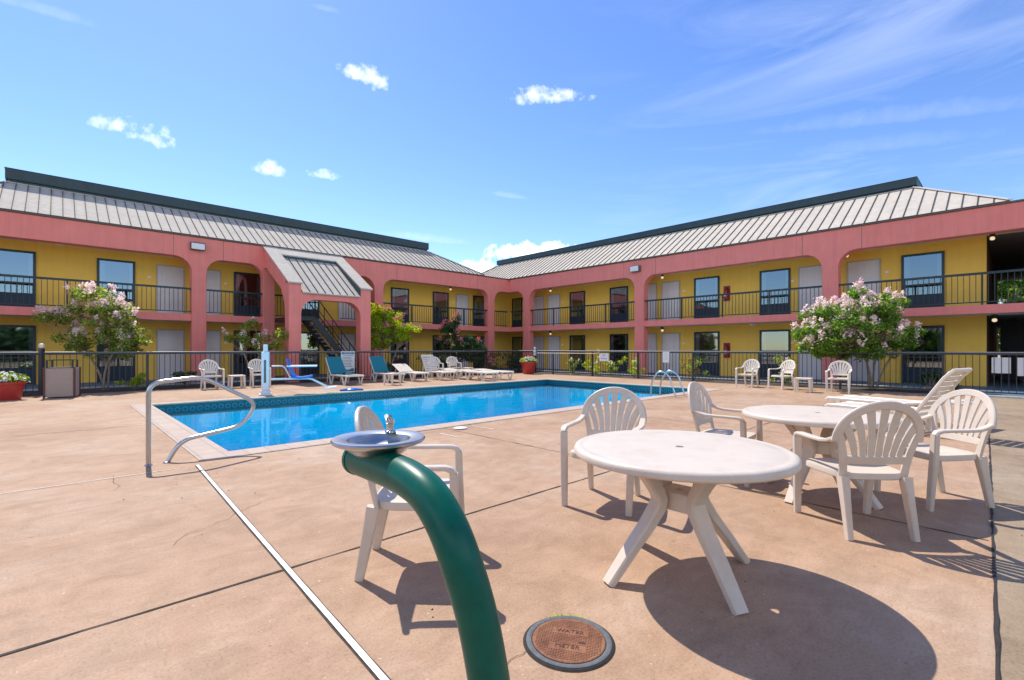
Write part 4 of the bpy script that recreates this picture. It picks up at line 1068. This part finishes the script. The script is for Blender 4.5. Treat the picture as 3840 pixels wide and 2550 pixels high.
# ------------------------------------------------------------------ plants
def tree(label, loc, trunks, blobs, leaf, flow, nleaf, nflow, lsz=.085, fz=.11, cat='tree', name='crape_myrtle', group=None, seed=1):
    rng = random.Random(seed)
    t = thing(name, label, cat, loc, 0, group)
    b = MB()
    for tr in trunks:
        P = [Vector(v) for v in tr]; n = len(P)
        b.tube(smooth_path(P, .25, 4), .03, 8)
    # limbs to the foliage clumps
    ends = [Vector(tr[-1]) for tr in trunks]
    clumps = []
    for c, rad, k in blobs:
        for _ in range(k):
            while True:
                v = Vector((rng.uniform(-1,1), rng.uniform(-1,1), rng.uniform(-1,1)))
                if .12 <= v.length_squared <= 1: break
            clumps.append(Vector(c)+Vector((v.x*rad[0], v.y*rad[1], v.z*rad[2])))
    for cl in clumps:
        e = min(ends, key=lambda q: (q-cl).length)
        mid = (e+cl)/2+Vector((rng.uniform(-.1,.1), rng.uniform(-.1,.1), rng.uniform(-.12,.02)))
        b.tube([e, mid, cl], [.016,.010,.004], 5, False)
    b.build('trunk', M['bark'], t, smooth=True)
    b = MB()
    for cl in clumps:
        r = rng.uniform(.13,.26)
        quad_cloud(b, cl, (r,r,r*.8), int(nleaf*rng.uniform(.6,1.4)), lsz, .5, .45, rng)
    b.build('crown', M[leaf], t, fix=False)
    if nflow:
        b = MB()
        zc = sum(c.z for c in clumps)/len(clumps)
        tips = sorted(clumps, key=lambda c: -(c.z-zc)*.55-rng.random()*1.5-abs(c.x)*.2+c.y*.25)[:nflow]
        for cl in tips:
            d = Vector((rng.gauss(0,.5), rng.gauss(0,.5), 1+rng.random()*.6)).normalized(); L = rng.uniform(.18,.36)
            base = cl+Vector((rng.uniform(-.15,.15), rng.uniform(-.15,.15), .10))
            for k in range(42):
                u = rng.random(); rr = (1-u)*.10+.02
                q = base+d*L*u+Vector((rng.gauss(0,1), rng.gauss(0,1), rng.gauss(0,1)))*rr*.6
                quad_cloud(b, q, (.001,.001,.001), 1, .068, .9, .1, rng)
        b.build('blossoms', M[flow], t, fix=False)
    return t
CM = 'crape myrtles in the planting bed'
tree('big crape myrtle full of pale pink blossoms in front of the right wing', PQ(19.0,3.15), 
    [[(0,0,0),(-.1,0,.6),(-.35,.0,1.25)],[(.05,.05,0),(.12,.1,.7),(.25,.1,1.4)],[(-.05,.06,0),(-.05,.15,.7),(-.1,.3,1.5)],[(.06,-.05,0),(.3,-.1,.7),(.75,-.1,1.35)]],
    [((-.75,0,1.95),(1.75,1.3,.78),84),((-.05,.1,2.75),(1.0,.9,.55),26),((-1.7,0,1.55),(.75,.7,.5),24),((.55,0,1.7),(1.0,.9,.65),28),((-.6,0,1.35),(1.5,1.0,.35),26),((-.9,0,2.5),(1.1,.9,.45),18)],
    'leafg', 'blossom', 120, 205, .10, group=CM, seed=3)
tree('sparse crape myrtle with pink and cream blossoms behind the trash bin', PQ(1.05,19.85),
    [[(0,0,0),(-.2,0,.6),(-.6,0,1.25)],[(.05,.05,0),(.05,.1,.8),(.1,.1,1.6)],[(-.02,-.05,0),(.1,-.1,.7),(.45,0,1.5)]],
    [((-.15,0,2.15),(1.05,.8,.55),26),((-.35,0,2.75),(.75,.6,.45),15),((.55,0,1.6),(.75,.6,.5),20),((-.7,0,1.6),(.8,.6,.35),10),((.1,0,1.3),(.9,.7,.3),12),((-1.6,0,2.2),(.6,.5,.3),7),((.35,0,2.4),(.6,.5,.5),10)],
    'leafm', 'blossom', 85, 72, .095, group=CM, seed=11)
tree('low sparse yellowish crape myrtle between two pink pillars', PQ(5.35,20.1),
    [[(0,0,0),(-.1,0,.6),(-.3,0,1.1)],[(.05,.05,0),(.15,.05,.6),(.35,.05,1.2)]],
    [((-.1,0,1.6),(.75,.6,.3),11),((.5,0,1.45),(.5,.4,.35),7),((-.2,0,2.1),(.45,.3,.3),6),((1.0,0,1.75),(.25,.2,.2),3)],
    'leafm', 'blossom', 70, 5, .09, group=CM, seed=5)
tree('bright yellow-green crape myrtle right of the stair tower', PQ(11.05,20.1),
    [[(-.1,0,0),(-.15,0,.6),(-.3,0,1.2)],[(.05,.05,0),(.05,.05,.7),(.05,.1,1.4)],[(.1,-.05,0),(.25,0,.7),(.5,0,1.3)]],
    [((-.1,0,2.35),(1.0,.8,.75),44),((-.5,0,2.95),(.65,.5,.45),20),((.6,0,2.1),(.8,.7,.5),20),((-.3,0,1.7),(.9,.7,.35),14)],
    'leafy', 'blossomr', 130, 16, .10, group=CM, seed=8)
tree('dark leafy crape myrtle with coral blossoms near the inner corner', PQ(15.0,19.9),
    [[(0,0,0),(-.15,0,.5),(-.3,0,.9)],[(.05,.05,0),(.15,.05,.5),(.4,0,1.0)],[(.0,.0,0),(.0,.1,.7),(.0,.1,1.4)]],
    [((0,0,1.4),(1.2,.8,.75),46),((-.3,0,2.2),(.55,.45,.45),12),((.9,0,1.1),(.6,.5,.6),16),((-.1,0,2.75),(.2,.2,.3),4)],
    'leafd', 'blossomr', 110, 24, .11, group=CM, seed=9)
def bush(label, p, q, r, h, leaf, flow, n, nf, seed, group='low bushes along the pool fence', z=0):
    rng = random.Random(seed)
    t = thing('low_bush', label, 'bush', PQ(p,q,z), 0, group)
    b = MB(); k = max(6, int(n/40))
    cl = [Vector((rng.gauss(0,.45)*r, rng.gauss(0,.45)*r, h*(.15+.85*rng.random()**1.2))) for _ in range(k)]
    for c in cl: quad_cloud(b, c, (r*.32,r*.32,h*.16), int(n/k), .085, .5, .5, rng)
    b.build('foliage', M[leaf], t, fix=False)
    b = MB()
    for c in cl[:10]: b.tube([(0,0,0), c*.5, c], .008, 5, False)
    b.build('stem', M['bark'], t)
    if nf:
        b = MB()
        for _ in range(nf):
            c = rng.choice(cl)+Vector((rng.uniform(-.1,.1), rng.uniform(-.1,.1), .1))
            quad_cloud(b, c, (.05,.05,.05), 14, .06, .9, .2, rng)
        b.build('blossoms', M[flow], t, fix=False)
for i, a in enumerate([
    ('yellow-green bush low at the foot of the sparse pink tree',1.75,19.35,.45,.42,'leafy','petalw',380,0),
    ('pale flowering bush first right of the tall red pot',19.05,15.6,.42,.72,'leafm','petalw',420,8),
    ('pale flowering bush second right of the tall red pot',19.05,14.35,.48,.80,'leafy','petalw',480,10),
    ('thin yellow bush directly beneath the rescue pole end',19.05,13.75-.55,.40,.72,'leafy','petalw',300,5),
    ('golden yellow bush under the wide white sign',19.05,12.0,.45,.82,'leafy','petalw',460,5),
    ('rose bush with magenta blooms right of the narrow sign',19.0,9.1,.50,.85,'leafm','blossomr',520,12),
    ('leafy bush with cream blooms behind the paired armchairs',18.95,5.7,.45,.98,'leafm','blossom',560,8),
    ('dark green bush at the foot of the big pink tree',19.0,1.75,.40,.55,'leafd','petalw',380,0),
    ('thin reddish bush in front of the right ground-floor window',18.9,1.25,.28,.62,'leafd','blossomr',200,2),
    ('dark bush behind the fence left of the inner corner pillar',17.0,19.6,.75,1.0,'leafd','blossomr',1300,7),
    ('dark bush behind the fence at the inner corner',18.7,19.5,.70,.95,'leafd','petalw',1200,2),
    ('dark bush with red blooms behind the two white armchairs',13.4,19.5,.70,.95,'leafd','blossomr',1000,9),
    ('low dark bush behind the fence right of the stair tower',10.6,19.4,.5,.6,'leafd','petalw',500,0),
    ('low dark bush beside the brown-edged trash bin fence',3.2,19.6,.5,.45,'leafd','petalw',420,0)]):
    bush(*a, seed=20+i)
# trees glimpsed through the breezeway
for i, (x, y, r_, lab) in enumerate([(22.0,30,2.6,'bright green tree seen through the left side of the breezeway'),(24.6,33,3.2,'bright green tree seen through the right side of the breezeway'),(27.6,30,2.8,'bright green tree cut by the picture edge beyond the breezeway')]):
    tree(lab, PQ(P0+y-8, Q0-x), [[(0,0,0),(0,0,1.5),(0,.1,2.4)]], [((0,0,4.8),(r_,r_,3.0),130),((0,0,1.9),(r_*1.1,r_*1.1,1.4),60)], 'leafg', None, 80, 0, .30, 'tree', 'broadleaf_tree', 'trees beyond the breezeway', seed=40+i)

rng = random.Random(77)  # unseen tree belt added behind the viewer to darken the window reflections
b = MB()
for i in range(420):
    az = R(rng.uniform(108,258)); d = rng.uniform(22,30); h = rng.uniform(2.8,4.4)
    c = Vector((math.sin(az)*d, math.cos(az)*d, h*.5))
    quad_cloud(b, c, (1.7,1.7,h*.55), 60, .75, .7, .2, rng)
struct(b.build('unseen_treeline', M['leafd'], None, fix=False), 'stuff')
